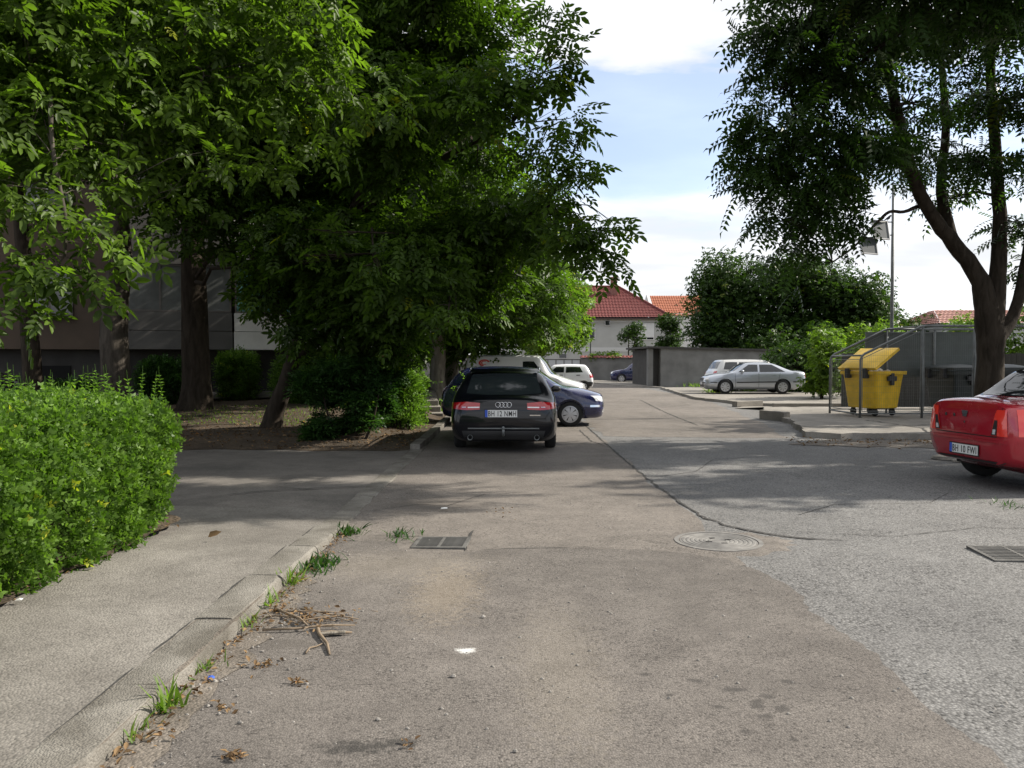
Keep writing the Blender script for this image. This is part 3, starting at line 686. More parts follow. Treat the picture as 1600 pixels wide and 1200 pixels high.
def leaf_mesh(name, mat, parent, pos_, yaw, pitch, roll, scale, tmpl, rng, origin=(0, 0, 0)):
    V, F = tmpl; n = len(pos_)
    cy, sy = np.cos(yaw), np.sin(yaw); cp, sp = np.cos(pitch), np.sin(pitch); cr, sr = np.cos(roll), np.sin(roll)
    x, yv, z = V[:, 0][None], V[:, 1][None], V[:, 2][None]
    y1 = yv * cr[:, None] - z * sr[:, None]; z1 = yv * sr[:, None] + z * cr[:, None]
    x2 = x * cp[:, None] + z1 * sp[:, None]; z2 = -x * sp[:, None] + z1 * cp[:, None]
    X = x2 * cy[:, None] - y1 * sy[:, None]; Y = x2 * sy[:, None] + y1 * cy[:, None]
    P = np.stack([X, Y, z2], -1) * scale[:, None, None] + (pos_ - np.array(origin))[:, None, :]
    nv = V.shape[0]; nf, k = F.shape
    faces = (F[None] + (np.arange(n) * nv)[:, None, None]).reshape(-1)
    me = bpy.data.meshes.new(name)
    me.vertices.add(n * nv); me.vertices.foreach_set('co', P.reshape(-1).astype(np.float32))
    me.loops.add(len(faces)); me.loops.foreach_set('vertex_index', faces.astype(np.int32))
    me.polygons.add(n * nf); me.polygons.foreach_set('loop_start', (np.arange(n * nf) * k).astype(np.int32))
    me.update(calc_edges=True)
    a = me.attributes.new('rnd', 'FLOAT', 'POINT')
    per = np.clip(rng.random(n)[:, None] * 0.9 + rng.normal(0, 0.03, (n, nv)) + 0.04, 0, 0.96)
    per[rng.random(n) < 0.008] = 1.0
    a.data.foreach_set('value', per.reshape(-1).astype(np.float32))
    return link(name, me, mat, parent)

def hole_noise(p, s):
    return (np.sin(p[:, 0] * 1.7 * s + 1.3) * np.sin(p[:, 1] * 1.9 * s + 0.4) + np.sin(p[:, 2] * 2.3 * s + p[:, 0] * s) * 0.8 + np.sin((p[:, 0] + p[:, 1] - p[:, 2]) * 3.1 * s) * 0.5) / 2.3

def tree(name, label, paths, clumps, n, tmpl, mat, bark, seed, scale=(0.8, 1.2), group=None, droop=0.45, holes=0.25, sub=5, limb=1.0, hs=1.0, cat='tree', parts=None):
    rng = np.random.default_rng(seed); base = np.array(paths[0][0][:3])
    root = empty(name, base, 0, label, cat, group)
    nodes = []
    mb = MB()
    for p in paths:
        # resample the limb so that it bends softly and is not dead straight
        pts = [Vector(q[:3]) for q in p]; rad = [q[3] for q in p]; fine = []; fr = []
        for i in range(len(pts) - 1):
            p0 = pts[max(i - 1, 0)]; p1 = pts[i]; p2 = pts[i + 1]; p3 = pts[min(i + 2, len(pts) - 1)]
            for k in range(4):
                t = k / 4; t2 = t * t; t3 = t2 * t
                fine.append(0.5 * ((2 * p1) + (p2 - p0) * t + (2 * p0 - 5 * p1 + 4 * p2 - p3) * t2 + (3 * p1 - p0 - 3 * p2 + p3) * t3)); fr.append(rad[i] + (rad[i + 1] - rad[i]) * t)
        fine.append(pts[-1]); fr.append(rad[-1])
        fine = [q + Vector(rng.normal(0, min(0.05 * r_, .008), 3)) if 0 < i < len(fine) - 1 else q for i, (q, r_) in enumerate(zip(fine, fr))]
        mb.tube([q - Vector(base) for q in fine], fr, 10)
        nodes += [(q, r_) for q, r_ in list(zip(fine, fr))[len(fine) // 3:]]
    if sub:
        for c in clumps:
            cc = Vector(c[:3]); sz = (c[3] * c[4] * c[5]) ** (1 / 3)
            cand = [(((q - cc).length + max(0, q.z - cc.z) * 1.5), q, r_) for q, r_ in nodes]
            _, q, r_ = min(cand, key=lambda k: k[0])
            r0 = min(r_ * 0.6, 0.02 + 0.03 * sz) * limb
            mid = q.lerp(cc, 0.5) + Vector(rng.normal(0, 0.1 * (q - cc).length, 3)) + Vector((0, 0, 0.08 * (q - cc).length))
            pth = [q, q.lerp(mid, 0.5) + Vector(rng.normal(0, 0.03 * (q - cc).length, 3)), mid, mid.lerp(cc, 0.6), cc]
            mb.tube([k - Vector(base) for k in pth], [r0, r0 * .85, r0 * .7, r0 * .5, r0 * .35], 6, False)
            for _k in range(sub):
                d = rng.normal(0, 1, 3); d /= np.linalg.norm(d)
                e = cc + Vector(d * np.array(c[3:6]) * 0.85); st_ = mid.lerp(cc, rng.random())
                m2 = st_.lerp(e, 0.5) + Vector(rng.normal(0, 0.12 * sz, 3))
                mb.tube([st_ - Vector(base), m2 - Vector(base), e - Vector(base)], [r0 * .38, r0 * .25, r0 * .1], 4, False)
    mb.build('trunk', bark, root, smooth=True)
    C = np.array([c[:6] for c in clumps]); dens = np.array([c[6] if len(c) > 6 else 1.0 for c in clumps])
    wgt = (C[:, 3] * C[:, 4] * C[:, 5]) ** (0.75) * dens; wgt /= wgt.sum()
    N0 = int(n * 1.5); idx = rng.choice(len(C), N0, p=wgt)
    d = rng.normal(0, 1, (N0, 3)); d /= np.linalg.norm(d, axis=1)[:, None]
    rad = rng.random(N0) ** (1 / 2.4) * (1 + rng.normal(0, 0.1, N0))
    P = C[idx, :3] + d * C[idx, 3:6] * rad[:, None]
    keep = hole_noise(P, hs) + rng.normal(0, 0.25, N0) > -1 + 2 * holes
    P, d, idx = P[keep][:n], d[keep][:n], idx[keep][:n]
    m = len(P)
    yaw = np.arctan2(d[:, 1], d[:, 0]) + rng.normal(0, 0.9, m); pitch = rng.normal(droop, 0.4, m); roll = rng.normal(0, 0.55, m)
    leaf_mesh('crown', mat, root, P, yaw, pitch, roll, rng.uniform(scale[0], scale[1], m), tmpl, rng, base)
    return root

def C_(px, py, d, r, ry=None, rz=None, k=1.0):
    p = W(px, py, d); return (p.x, p.y, p.z, r, ry or r, rz or r * 0.85, k)

# -- the big pinnate-leaved tree over the bins
def pl(d, *pts): return [(*W(px, py, d + (q[0] if q else 0)), r_) for px, py, r_, *q in pts]
big = [[(9.72, 16.2, 0.05, 0.36), (9.74, 16.2, 0.5, 0.28)] + pl(16.2, (1547, 560, 0.245), (1548, 520, 0.27), (1540, 470, 0.22), (1528, 430, 0.17), (1490, 380, 0.15), (1455, 335, 0.125, -0.4), (1425, 270, 0.12, -0.8), (1405, 190, 0.1, -1.2), (1385, 100, 0.08, -1.5), (1370, 0, 0.06, -1.6), (1360, -120, 0.04, -1.6)),
       pl(16.2, (1550, 520, 0.22), (1558, 450, 0.165), (1562, 360, 0.135), (1556, 250, 0.11), (1548, 120, 0.09), (1545, 0, 0.075), (1540, -140, 0.07), (1530, -300, 0.04)),
       pl(16.2, (1556, 535, 0.16), (1585, 490, 0.12, 0.2), (1604, 400, 0.10, 0.3), (1625, 300, 0.11, 0.3), (1660, 180, 0.09), (1700, 40, 0.07), (1720, -120, 0.04)),
       pl(16.2, (1490, 380, 0.13), (1470, 300, 0.10, 0.3), (1478, 200, 0.08, 0.4), (1470, 80, 0.06, 0.5), (1465, -60, 0.04, 0.5)),
       pl(15.9, (1455, 335, 0.08), (1440, 322, 0.045), (1412, 331, 0.032, -0.3), (1390, 331, 0.03, -0.6), (1368, 350, 0.026, -0.9), (1335, 385, 0.02, -1.2), (1300, 410, 0.012, -1.4)),
       pl(15.4, (1425, 270, 0.09), (1380, 240, 0.07, -0.5), (1320, 215, 0.05, -1.0), (1260, 210, 0.03, -1.4)),
       pl(15.2, (1405, 190, 0.08), (1350, 140, 0.06, -0.6), (1290, 100, 0.04, -1.0), (1240, 60, 0.02, -1.2)),
       pl(16.2, (1604, 400, 0.1), (1680, 330, 0.09), (1780, 250, 0.07), (1880, 180, 0.04))]
cl_big = [C_(1250, 30, 13.6, .95), C_(1330, 50, 13.8, 1.0), C_(1235, 110, 13.2, .8), C_(1310, 130, 13.4, .95), C_(1215, 185, 13.0, .75), C_(1290, 205, 13.2, .9), C_(1195, 250, 13.2, .62),
          C_(1260, 280, 13.4, .8), C_(1340, 235, 13.6, .75), C_(1225, 335, 13.8, .62), C_(1285, 345, 14.0, .7), C_(1305, 298, 14.0, .42), C_(1335, 255, 15, .4), C_(1235, 395, 14.4, .42, k=.8), C_(1285, 395, 14.4, .42, k=.8), C_(1255, 435, 14.6, .34, k=.7), C_(1295, 430, 14.6, .3, k=.6),
          C_(1180, 215, 13.0, .4, k=.8), C_(1165, 262, 13.1, .38, k=.8), C_(1175, 300, 13.4, .36, k=.8), C_(1200, 60, 13.4, .5, k=.8), C_(1205, 130, 13.2, .4, k=.8),
          C_(1420, 50, 15, 1.1, k=.6), C_(1500, 30, 15.5, 1.1, k=.5), C_(1580, 40, 15, 1.1, k=.7), C_(1430, 160, 15.2, .9, k=.5), C_(1515, 150, 16.6, .9, k=.45), C_(1590, 150, 15.2, .9, k=.7),
          C_(1395, 215, 14.4, .7, k=.6), C_(1465, 250, 16, .8, k=.5), C_(1540, 250, 15.4, .75, k=.55), C_(1610, 260, 15.5, .9, k=.8), C_(1425, 270, 15.5, .36, k=.6), C_(1480, 310, 16.6, .5, k=.5), C_(1590, 350, 16.4, .6, k=.6), C_(1600, 420, 16.8, .5, k=.6), 
          C_(1260, -100, 13.6, 1.3), C_(1380, -110, 14, 1.4), C_(1500, -120, 15, 1.4), C_(1620, -100, 15, 1.4), C_(1300, -240, 14, 1.3), C_(1430, -260, 14.5, 1.5), C_(1560, -280, 15, 1.5), C_(1700, -60, 15, 1.3), C_(1720, 120, 15, 1.3), C_(1800, 60, 15, 1.3), C_(1740, 280, 15.5, 1.1), C_(1860, 200, 15, 1.2), C_(1690, -240, 15, 1.4), C_(1840, -100, 15, 1.4), C_(1500, -400, 14.5, 1.4)]
cl_big = [(c[0], c[1], c[2], c[3] * .86, c[4] * .9, c[5] * .58, c[6]) for c in cl_big]
cl_big += [C_(px, py, d, r_, k=.8) for px, py, d, r_ in ((1300, -90, 10.9, .9), (1420, -80, 10.6, 1.0), (1550, -70, 10.6, 1.0), (1380, -220, 11, 1.1), (1510, -230, 11, 1.1), (1660, -150, 11, 1.1), (1250, -210, 11.4, 1.0), (1640, -30, 10.8, .9))]
tree('ash_tree', 'big spreading tree with feathery leaves leaning over the fenced bins', big, cl_big, 11500, T_ASH, M_['ash'], M_['darkbark'], 3, (0.75, 1.5), droop=0.38, holes=0.36, sub=11, limb=1.2, hs=1.3)
# roadside trees to the right, past the edge of the picture: they throw the shade across the road
for k, (x, y, s, lab) in enumerate(((18.6, 14.6, 21, 'roadside tree past the right edge shading the red car'), (25.5, 14.9, 22, 'roadside tree farther right past the edge of the view'), (21.5, 22.6, 23, 'tree past the right edge that shades the bin cage'))):
    rg = random.Random(s); cs = [(x + rg.uniform(-3.2, 3.2), y + rg.uniform(-2.0, 2.0), 7.2 + rg.uniform(-3.0, 3.6), 1.5, 1.3, 1.3) for _ in range(16)]
    tree('roadside_tree', lab, [[(x, y, 0, .3), (x, y, 2.5, .22), (x + .2, y, 5, .16), (x, y, 8, .08)]], cs, 4600, T_FAR, M_['far'], M_['darkbark'], s, (1.2, 1.9), holes=0.45, sub=3, group='roadside trees beyond the right edge')

# -- walnuts on the left
def rowcl(tr, px0, px1, py0, py1, step, d0, d1, r0, r1, seed, right=None, bottom=None, k=1.0):
    rg = random.Random(seed); out = []
    py = py0
    while py <= py1:
        px = px0
        while px <= px1:
            x = px + rg.uniform(-.35, .35) * step; y = py + rg.uniform(-.35, .35) * step; d = rg.uniform(d0, d1); r_ = rg.uniform(r0, r1)
            rp = r_ * 1240 / d
            if (right is None or x + rp * .8 < right(y)) and (bottom is None or y + rp * .7 < bottom(x)): out.append(C_(x, y, d, r_, k=k))
            px += step
        py += step
    return out
def right_edge(y): return float(np.interp(y, [-400, 0, 60, 130, 200, 260, 330, 380, 430, 500, 560], [830, 822, 845, 850, 858, 875, 884, 892, 900, 892, 868]))
def bottom_edge(x): return float(np.interp(x, [200, 300, 380, 440, 500, 560, 700, 800, 870], [360, 400, 440, 520, 565, 580, 562, 560, 560]))
B = lambda x, y: bz(x, y) - 0.1
wg = 'walnut trees in front of the flats'
tree('walnut_tree', 'thick dark straight-trunked walnut in the middle of the planted bed',
     [[(-8.0, 20.0, B(-8, 20), .52), (-7.95, 20, 1.0, .36), (-7.98, 20, 3, .32), (-8.0, 20, 5.5, .27), (-7.9, 20, 8, .2), (-7.6, 19.8, 11, .1)],
      [(-8.0, 20, 4.6, .2), (-7.0, 19, 6.2, .15), (-5.8, 18, 7.4, .08)], [(-8, 20, 4.9, .18), (-8.6, 18.6, 6.5, .13), (-8.8, 17, 7.6, .07)]],
     rowcl(0, 300, 640, -260, 420, 105, 15.5, 19.5, 1.05, 1.6, 5, None, bottom_edge), 16000, T_WALF, M_['walnut'], M_['darkbark'], 31, (0.8, 1.4), wg, holes=0.18, sub=4)
tree('walnut_tree', 'stout grey-trunked walnut growing behind the clipped hedge',
     [[(-9.35, 18.6, B(-9.3, 18.6), .44), (-9.3, 18.6, 1.0, .33), (-9.3, 18.6, 2.6, .30), (-9.15, 18.6, 4.4, .25), (-9.3, 18.5, 7, .17), (-9.2, 18.3, 10, .08)],
      [(-9.25, 18.6, 3.2, .2), (-8.6, 17.6, 5, .15), (-8.0, 16.6, 6.6, .08)]],
     rowcl(0, 60, 420, -260, 330, 110, 14, 17.5, 0.95, 1.4, 6, None, lambda x: 330), 8500, T_WALF, M_['walnut'], M_['bark'], 32, (0.9, 1.3), wg, holes=0.22, sub=4)
tree('walnut_tree', 'slim dark walnut trunk above the parked black car',
     [[(-10.7, 17.8, B(-10.7, 17.8), .26), (-10.75, 17.8, 1.2, .2), (-10.85, 17.8, 3, .17), (-11.0, 17.8, 5.2, .14), (-11.0, 17.6, 8, .08)]],
     rowcl(0, -120, 130, -200, 160, 105, 13.5, 16.5, 0.9, 1.3, 7), 4200, T_WALF, M_['walnut'], M_['darkbark'], 33, (0.9, 1.3), wg, holes=0.25, sub=4)
cl4 = rowcl(0, 560, 900, -300, 540, 92, 12.2, 16.5, 0.7, 1.15, 8, right_edge, bottom_edge)
cl4 += rowcl(0, 460, 900, 380, 560, 80, 14.5, 17.5, 0.6, 0.9, 9, right_edge, bottom_edge)
cl4 += [C_(862, 20, 12.6, .32, k=.7), C_(880, 70, 12.6, .3, k=.7), C_(897, 95, 12.7, .22, k=.6), C_(890, 185, 13, .3, k=.6), C_(912, 205, 13, .18, k=.55), C_(908, 262, 13, .28, k=.7), C_(926, 268, 13, .16, k=.6),
        C_(938, 345, 12.6, .3, k=.8), C_(962, 352, 12.6, .2, k=.6), C_(980, 358, 12.6, .12, k=.5), C_(935, 400, 12.8, .28, k=.7), C_(960, 420, 12.8, .18, k=.6), C_(850, 120, 12.8, .4), C_(845, 230, 12.8, .4), C_(870, 300, 12.8, .45), C_(890, 370, 12.8, .45), C_(500, 360, 12.2, .34, k=.7), C_(475, 400, 12.2, .24, k=.6), C_(585, 420, 12.2, .28, k=.6), C_(700, 490, 12.4, .26, k=.6)]
tree('walnut_tree', 'leaning dark walnut whose crown hangs low over the road and parked estate car',
     [[(-5.15, 16.9, 0.05, .27), (-5.05, 16.9, 0.5, .2), (-4.75, 16.8, 1.2, .17), (-4.5, 16.6, 1.9, .16), (-4.0, 16.3, 3.0, .14), (-3.2, 15.8, 4.4, .12), (-2.2, 15, 6.0, .09), (-1.4, 14.5, 7.6, .05)],
      [(-4.6, 16.7, 1.6, .11), (-4.0, 16.4, 2.0, .09), (-3.2, 16, 2.5, .07), (-1.8, 15.2, 3.2, .05), (-0.4, 14.4, 3.9, .035), (0.6, 13.6, 4.2, .02)],
      [(-4.4, 16.5, 2.1, .09), (-5.0, 16.0, 3.2, .07), (-5.4, 15.6, 4.6, .04)], [(-3.2, 15.8, 4.4, .09), (-1.4, 14.6, 5.2, .06), (0.0, 13.6, 5.6, .03)]],
     cl4, 20000, T_WAL, M_['walnut'], M_['darkbark'], 34, (0.65, 1.4), wg, holes=0.18, sub=5)
for k, (x, y, lab, cs) in enumerate(((-2.42, 25.8, 'walnut with a sunlit pale trunk on the grassy bank, the nearer of two', rowcl(0, 590, 860, 330, 545, 80, 23.5, 26.5, 1.1, 1.6, 12, right_edge, lambda x: 585) + rowcl(0, 540, 800, 200, 470, 90, 20, 23, 1.0, 1.4, 14, right_edge, lambda x: 520)),
                                     (-2.15, 28.2, 'walnut with a greyish trunk just behind the sunlit pale trunk', rowcl(0, 640, 860, 200, 520, 100, 27, 30, 1.2, 1.7, 13, right_edge, lambda x: 580)))):
    tree('walnut_tree', lab, [[(x, y, B(x, y), .34), (x, y, 1.1, .25), (x, y, 2.6, .22), (x - .2, y, 5, .16), (x - .4, y, 7.5, .08)]], cs, 8500, T_WALF, M_['walnut'], M_['palebark'], 41 + k, (1.0, 1.5), wg, holes=0.15, sub=3)
# branch of a near walnut hanging in from the left
near = [C_(40, 40, 8.6, .75), C_(150, 60, 9.2, .75), C_(260, 40, 9.6, .7), C_(370, 50, 10.0, .75), C_(470, 30, 10.4, .7), C_(90, 150, 8.8, .6), C_(200, 150, 9.2, .55), C_(30, 180, 8.2, .45), C_(320, 150, 9.7, .55), C_(430, 140, 10.2, .6), C_(520, 120, 10.6, .5, k=.8),
        C_(260, 190, 9.4, .4, k=.8), C_(130, 230, 8.6, .35, k=.8), C_(330, 235, 9.4, .26, k=.7), C_(360, 262, 9.4, .14, k=.7), C_(20, 290, 8.0, .32, k=.8), C_(70, 320, 8.0, .28, k=.7), C_(120, 345, 8.1, .3, k=.8), C_(170, 370, 8.2, .28, k=.8), C_(225, 372, 8.3, .2, k=.8), C_(25, 400, 7.8, .35, k=.8), C_(85, 430, 7.9, .32, k=.8), C_(150, 440, 8.0, .2, k=.8),
        C_(20, 490, 7.7, .28, k=.8), C_(75, 495, 7.8, .16, k=.7), C_(420, 250, 10, .4, k=.6), C_(500, 220, 10.4, .45, k=.6), C_(600, 160, 11, .5, k=.6),
        C_(150, 255, 8.8, .3, k=.7), C_(215, 255, 9.2, .35, k=.7), C_(250, 300, 9.6, .3, k=.6), C_(60, 240, 8.4, .3, k=.7), C_(130, 300, 8.5, .26, k=.7), C_(-120, 60, 8.6, 1.2), C_(-150, 280, 8.4, 1.0), C_(-40, -120, 9, 1.2), C_(120, -120, 9.4, 1.2), C_(300, -130, 10, 1.2), C_(-250, 100, 9, 1.3)]
tree('walnut_tree', 'near walnut whose sunlit hanging branches fill the upper left corner',
     [[(-8.4, 9.4, 0.1, .36), (-8.4, 9.4, 1.5, .28), (-8.3, 9.4, 3.6, .24), (-7.9, 9.4, 5.4, .17), (-7.0, 9.5, 7.2, .1)],
      [(-8.3, 9.4, 3.9, .16), (-6.8, 9.2, 5.4, .12), (-5.2, 9.2, 6.3, .06), (-3.6, 9.8, 6.9, .03), (-2.6, 10.6, 7.0, .015)]] + [
      [(*W(78, 150, 8.4), .025), (*W(82, 230, 8.2), .022), (*W(95, 300, 8.1), .02), (*W(103, 350, 8.1), .018), (*W(101, 400, 8.1), .012)],
      [(*W(290, 40, 9.6), .02), (*W(290, 90, 9.6), .016), (*W(318, 112, 9.6), .012), (*W(311, 132, 9.6), .009)],
      [(*W(180, 255, 9), .02), (*W(182, 285, 9), .016), (*W(178, 300, 9), .013), (*W(208, 325, 9), .008)]],
     near, 5200, T_WAL, M_['nearwalnut'], M_['bark'], 35, (0.6, 1.35), wg, holes=0.12, sub=5, limb=0.55, droop=0.6)

# -- distant trees and bushes
def ftree(name, label, x, y, h, cs, n, mat, seed, sc=(1.0, 1.7), r_=0.2, group=None, tm=T_FAR, cat='tree', bark='darkbark', lean=0.0):
    return tree(name, label, [[(x, y, 0, r_ * 1.3), (x + lean * .3, y, h * .3, r_), (x + lean, y, h * .7, r_ * .5)]], cs, n, tm, M_[mat], M_[bark], seed, sc, group, holes=0.2, sub=3, cat=cat, hs=0.7)
def fcl(px0, px1, py0, py1, d0, d1, r0, r1, n, seed):
    rg = random.Random(seed); out = []
    for _ in range(n):
        a = rg.uniform(0, 2 * PI); q = math.sqrt(rg.random())
        out.append(C_((px0 + px1) / 2 + (px1 - px0) / 2 * q * math.cos(a), (py0 + py1) / 2 + (py1 - py0) / 2 * q * math.sin(a), rg.uniform(d0, d1), rg.uniform(r0, r1)))
    return out
gf = 'tall trees behind the garage'
ftree('broadleaf_tree', 'dark broadleaf tree right behind the garage roof', 14.5, 57, 9, fcl(1085, 1190, 412, 540, 54, 58, 1.4, 2.1, 20, 61) + fcl(1080, 1200, 500, 560, 53, 56, 1.0, 1.5, 12, 85), 8500, 'far', 61, group=gf)
ftree('broadleaf_tree', 'tall dark broadleaf tree above the silver car', 19.5, 56, 10, fcl(1180, 1310, 392, 545, 53, 58, 1.5, 2.2, 24, 62) + fcl(1180, 1310, 510, 590, 50, 54, 1.1, 1.6, 16, 65), 12000, 'far', 62, group=gf)
ftree('broadleaf_tree', 'broad tree with a sunlit right side behind the lamp pole', 26.0, 56, 9, fcl(1290, 1375, 428, 540, 53, 57, 1.3, 1.9, 20, 63) + fcl(1340, 1395, 450, 530, 55, 58, 0.7, 1.0, 8, 64), 8500, 'far', 63, group=gf)
ftree('bush', 'dark thicket filling the gap between garage roof and tall trees', 17.0, 60.5, 3.5, fcl(1110, 1240, 510, 590, 59, 62, 1.1, 1.5, 22, 87), 6000, 'far', 87, (1.1, 1.8), .1, cat='bush')
ftree('bush', 'leafy dark bush leaning over the left end of the garage roof', 12.2, 63, 4, fcl(1022, 1062, 495, 545, 61, 64, .55, .95, 10, 66), 1500, 'far', 66, (0.9, 1.4), .08, cat='bush')
ftree('sapling', 'slim young tree standing alone in front of the white house', 9.9, 67.5, 5, fcl(972, 1000, 500, 535, 67, 68, .45, .8, 7, 67) + fcl(988, 1006, 535, 556, 67, 68, .4, .6, 4, 68), 900, 'far', 67, (0.8, 1.2), .06, cat='tree')
ftree('broadleaf_tree', 'light green tree at the edge of the walnut crown before the house', 1.4, 39, 6, fcl(800, 918, 425, 545, 37, 40, .5, .95, 42, 69), 7000, 'farlit', 69, (0.8, 1.3), .14)
ftree('bush', 'bright yellow-green bush beside the bin cage', 12.3, 31.5, 3, fcl(1262, 1312, 515, 590, 30.5, 32.5, .4, .65, 16, 70) + fcl(1255, 1315, 575, 612, 30.8, 32.2, .35, .5, 10, 86), 4200, 'farlit', 70, (0.55, 0.9), .06, cat='bush')
ftree('bush', 'dark overgrown bush behind the tail of the silver car', 14.2, 39.5, 2.5, fcl(1200, 1320, 545, 610, 38.8, 42, .7, 1.1, 30, 71), 6500, 'far', 71, (0.7, 1.2), .08, cat='bush')
ftree('bush', 'yellowish bush peeping over the top of the bin cage', 16.6, 33, 3, fcl(1335, 1400, 510, 560, 32, 34, .5, .8, 9, 72), 1400, 'farlit', 72, (0.6, 1.0), .06, cat='bush')
ftree('broadleaf_tree', 'bright green tree beyond the fence at the right edge', 18.8, 29, 5, fcl(1575, 1680, 460, 590, 27.5, 31, .6, 1.0, 18, 73), 3000, 'farlit', 73, (0.7, 1.1), .1)
ftree('bush', 'low green bush behind the cage and the big tree trunk', 15.9, 29, 2.5, fcl(1490, 1540, 525, 590, 28, 30, .45, .7, 8, 74), 1100, 'farlit', 74, (0.6, 1.0), .05, cat='bush')
ftree('broadleaf_tree', 'far low treetop left of the brown roof', 32, 66, 4, fcl(1400, 1465, 500, 545, 63, 68, .8, 1.3, 10, 75), 1500, 'far', 75, (1.0, 1.5), .1)
ftree('broadleaf_tree', 'far small tree in front of the brown tiled roof', 36, 58, 4, fcl(1485, 1545, 500, 545, 56, 59, .7, 1.1, 9, 76), 1300, 'farlit', 76, (0.9, 1.4), .1)
ftree('creeper', 'leafy creeper spilling over the garden wall coping', 7.4, 66.7, 1.8, fcl(920, 968, 552, 562, 66.2, 67, .25, .45, 14, 77), 900, 'farlit', 77, (0.6, 1.0), .03, cat='plant')
mb = MB(); rgt = random.Random(5)
# the far treeline that closes the view between and beyond the houses
tl = [(x, 110 + rgt.uniform(-6, 8), rgt.uniform(2, 4), rgt.uniform(3, 5), 3, rgt.uniform(2.5, 4)) for x in np.arange(-60, 110, 3.2)]
rng_ = np.random.default_rng(8); cc_ = np.array(tl); ii = rng_.integers(0, len(tl), 9000); dd = rng_.normal(0, 1, (9000, 3)); dd /= np.linalg.norm(dd, axis=1)[:, None]
PP = cc_[ii, :3] + dd * cc_[ii, 3:6] * (rng_.random(9000) ** .4)[:, None]; PP = PP[PP[:, 2] > 0]
tlo = leaf_mesh('treeline', M_['far'], None, PP, rng_.uniform(0, 6.3, len(PP)), rng_.normal(.3, .4, len(PP)), rng_.normal(0, .5, len(PP)), rng_.uniform(3, 5, len(PP)), T_FAR, rng_)
tag(tlo, 'far low line of trees closing the view behind the houses', 'trees', kind='stuff')

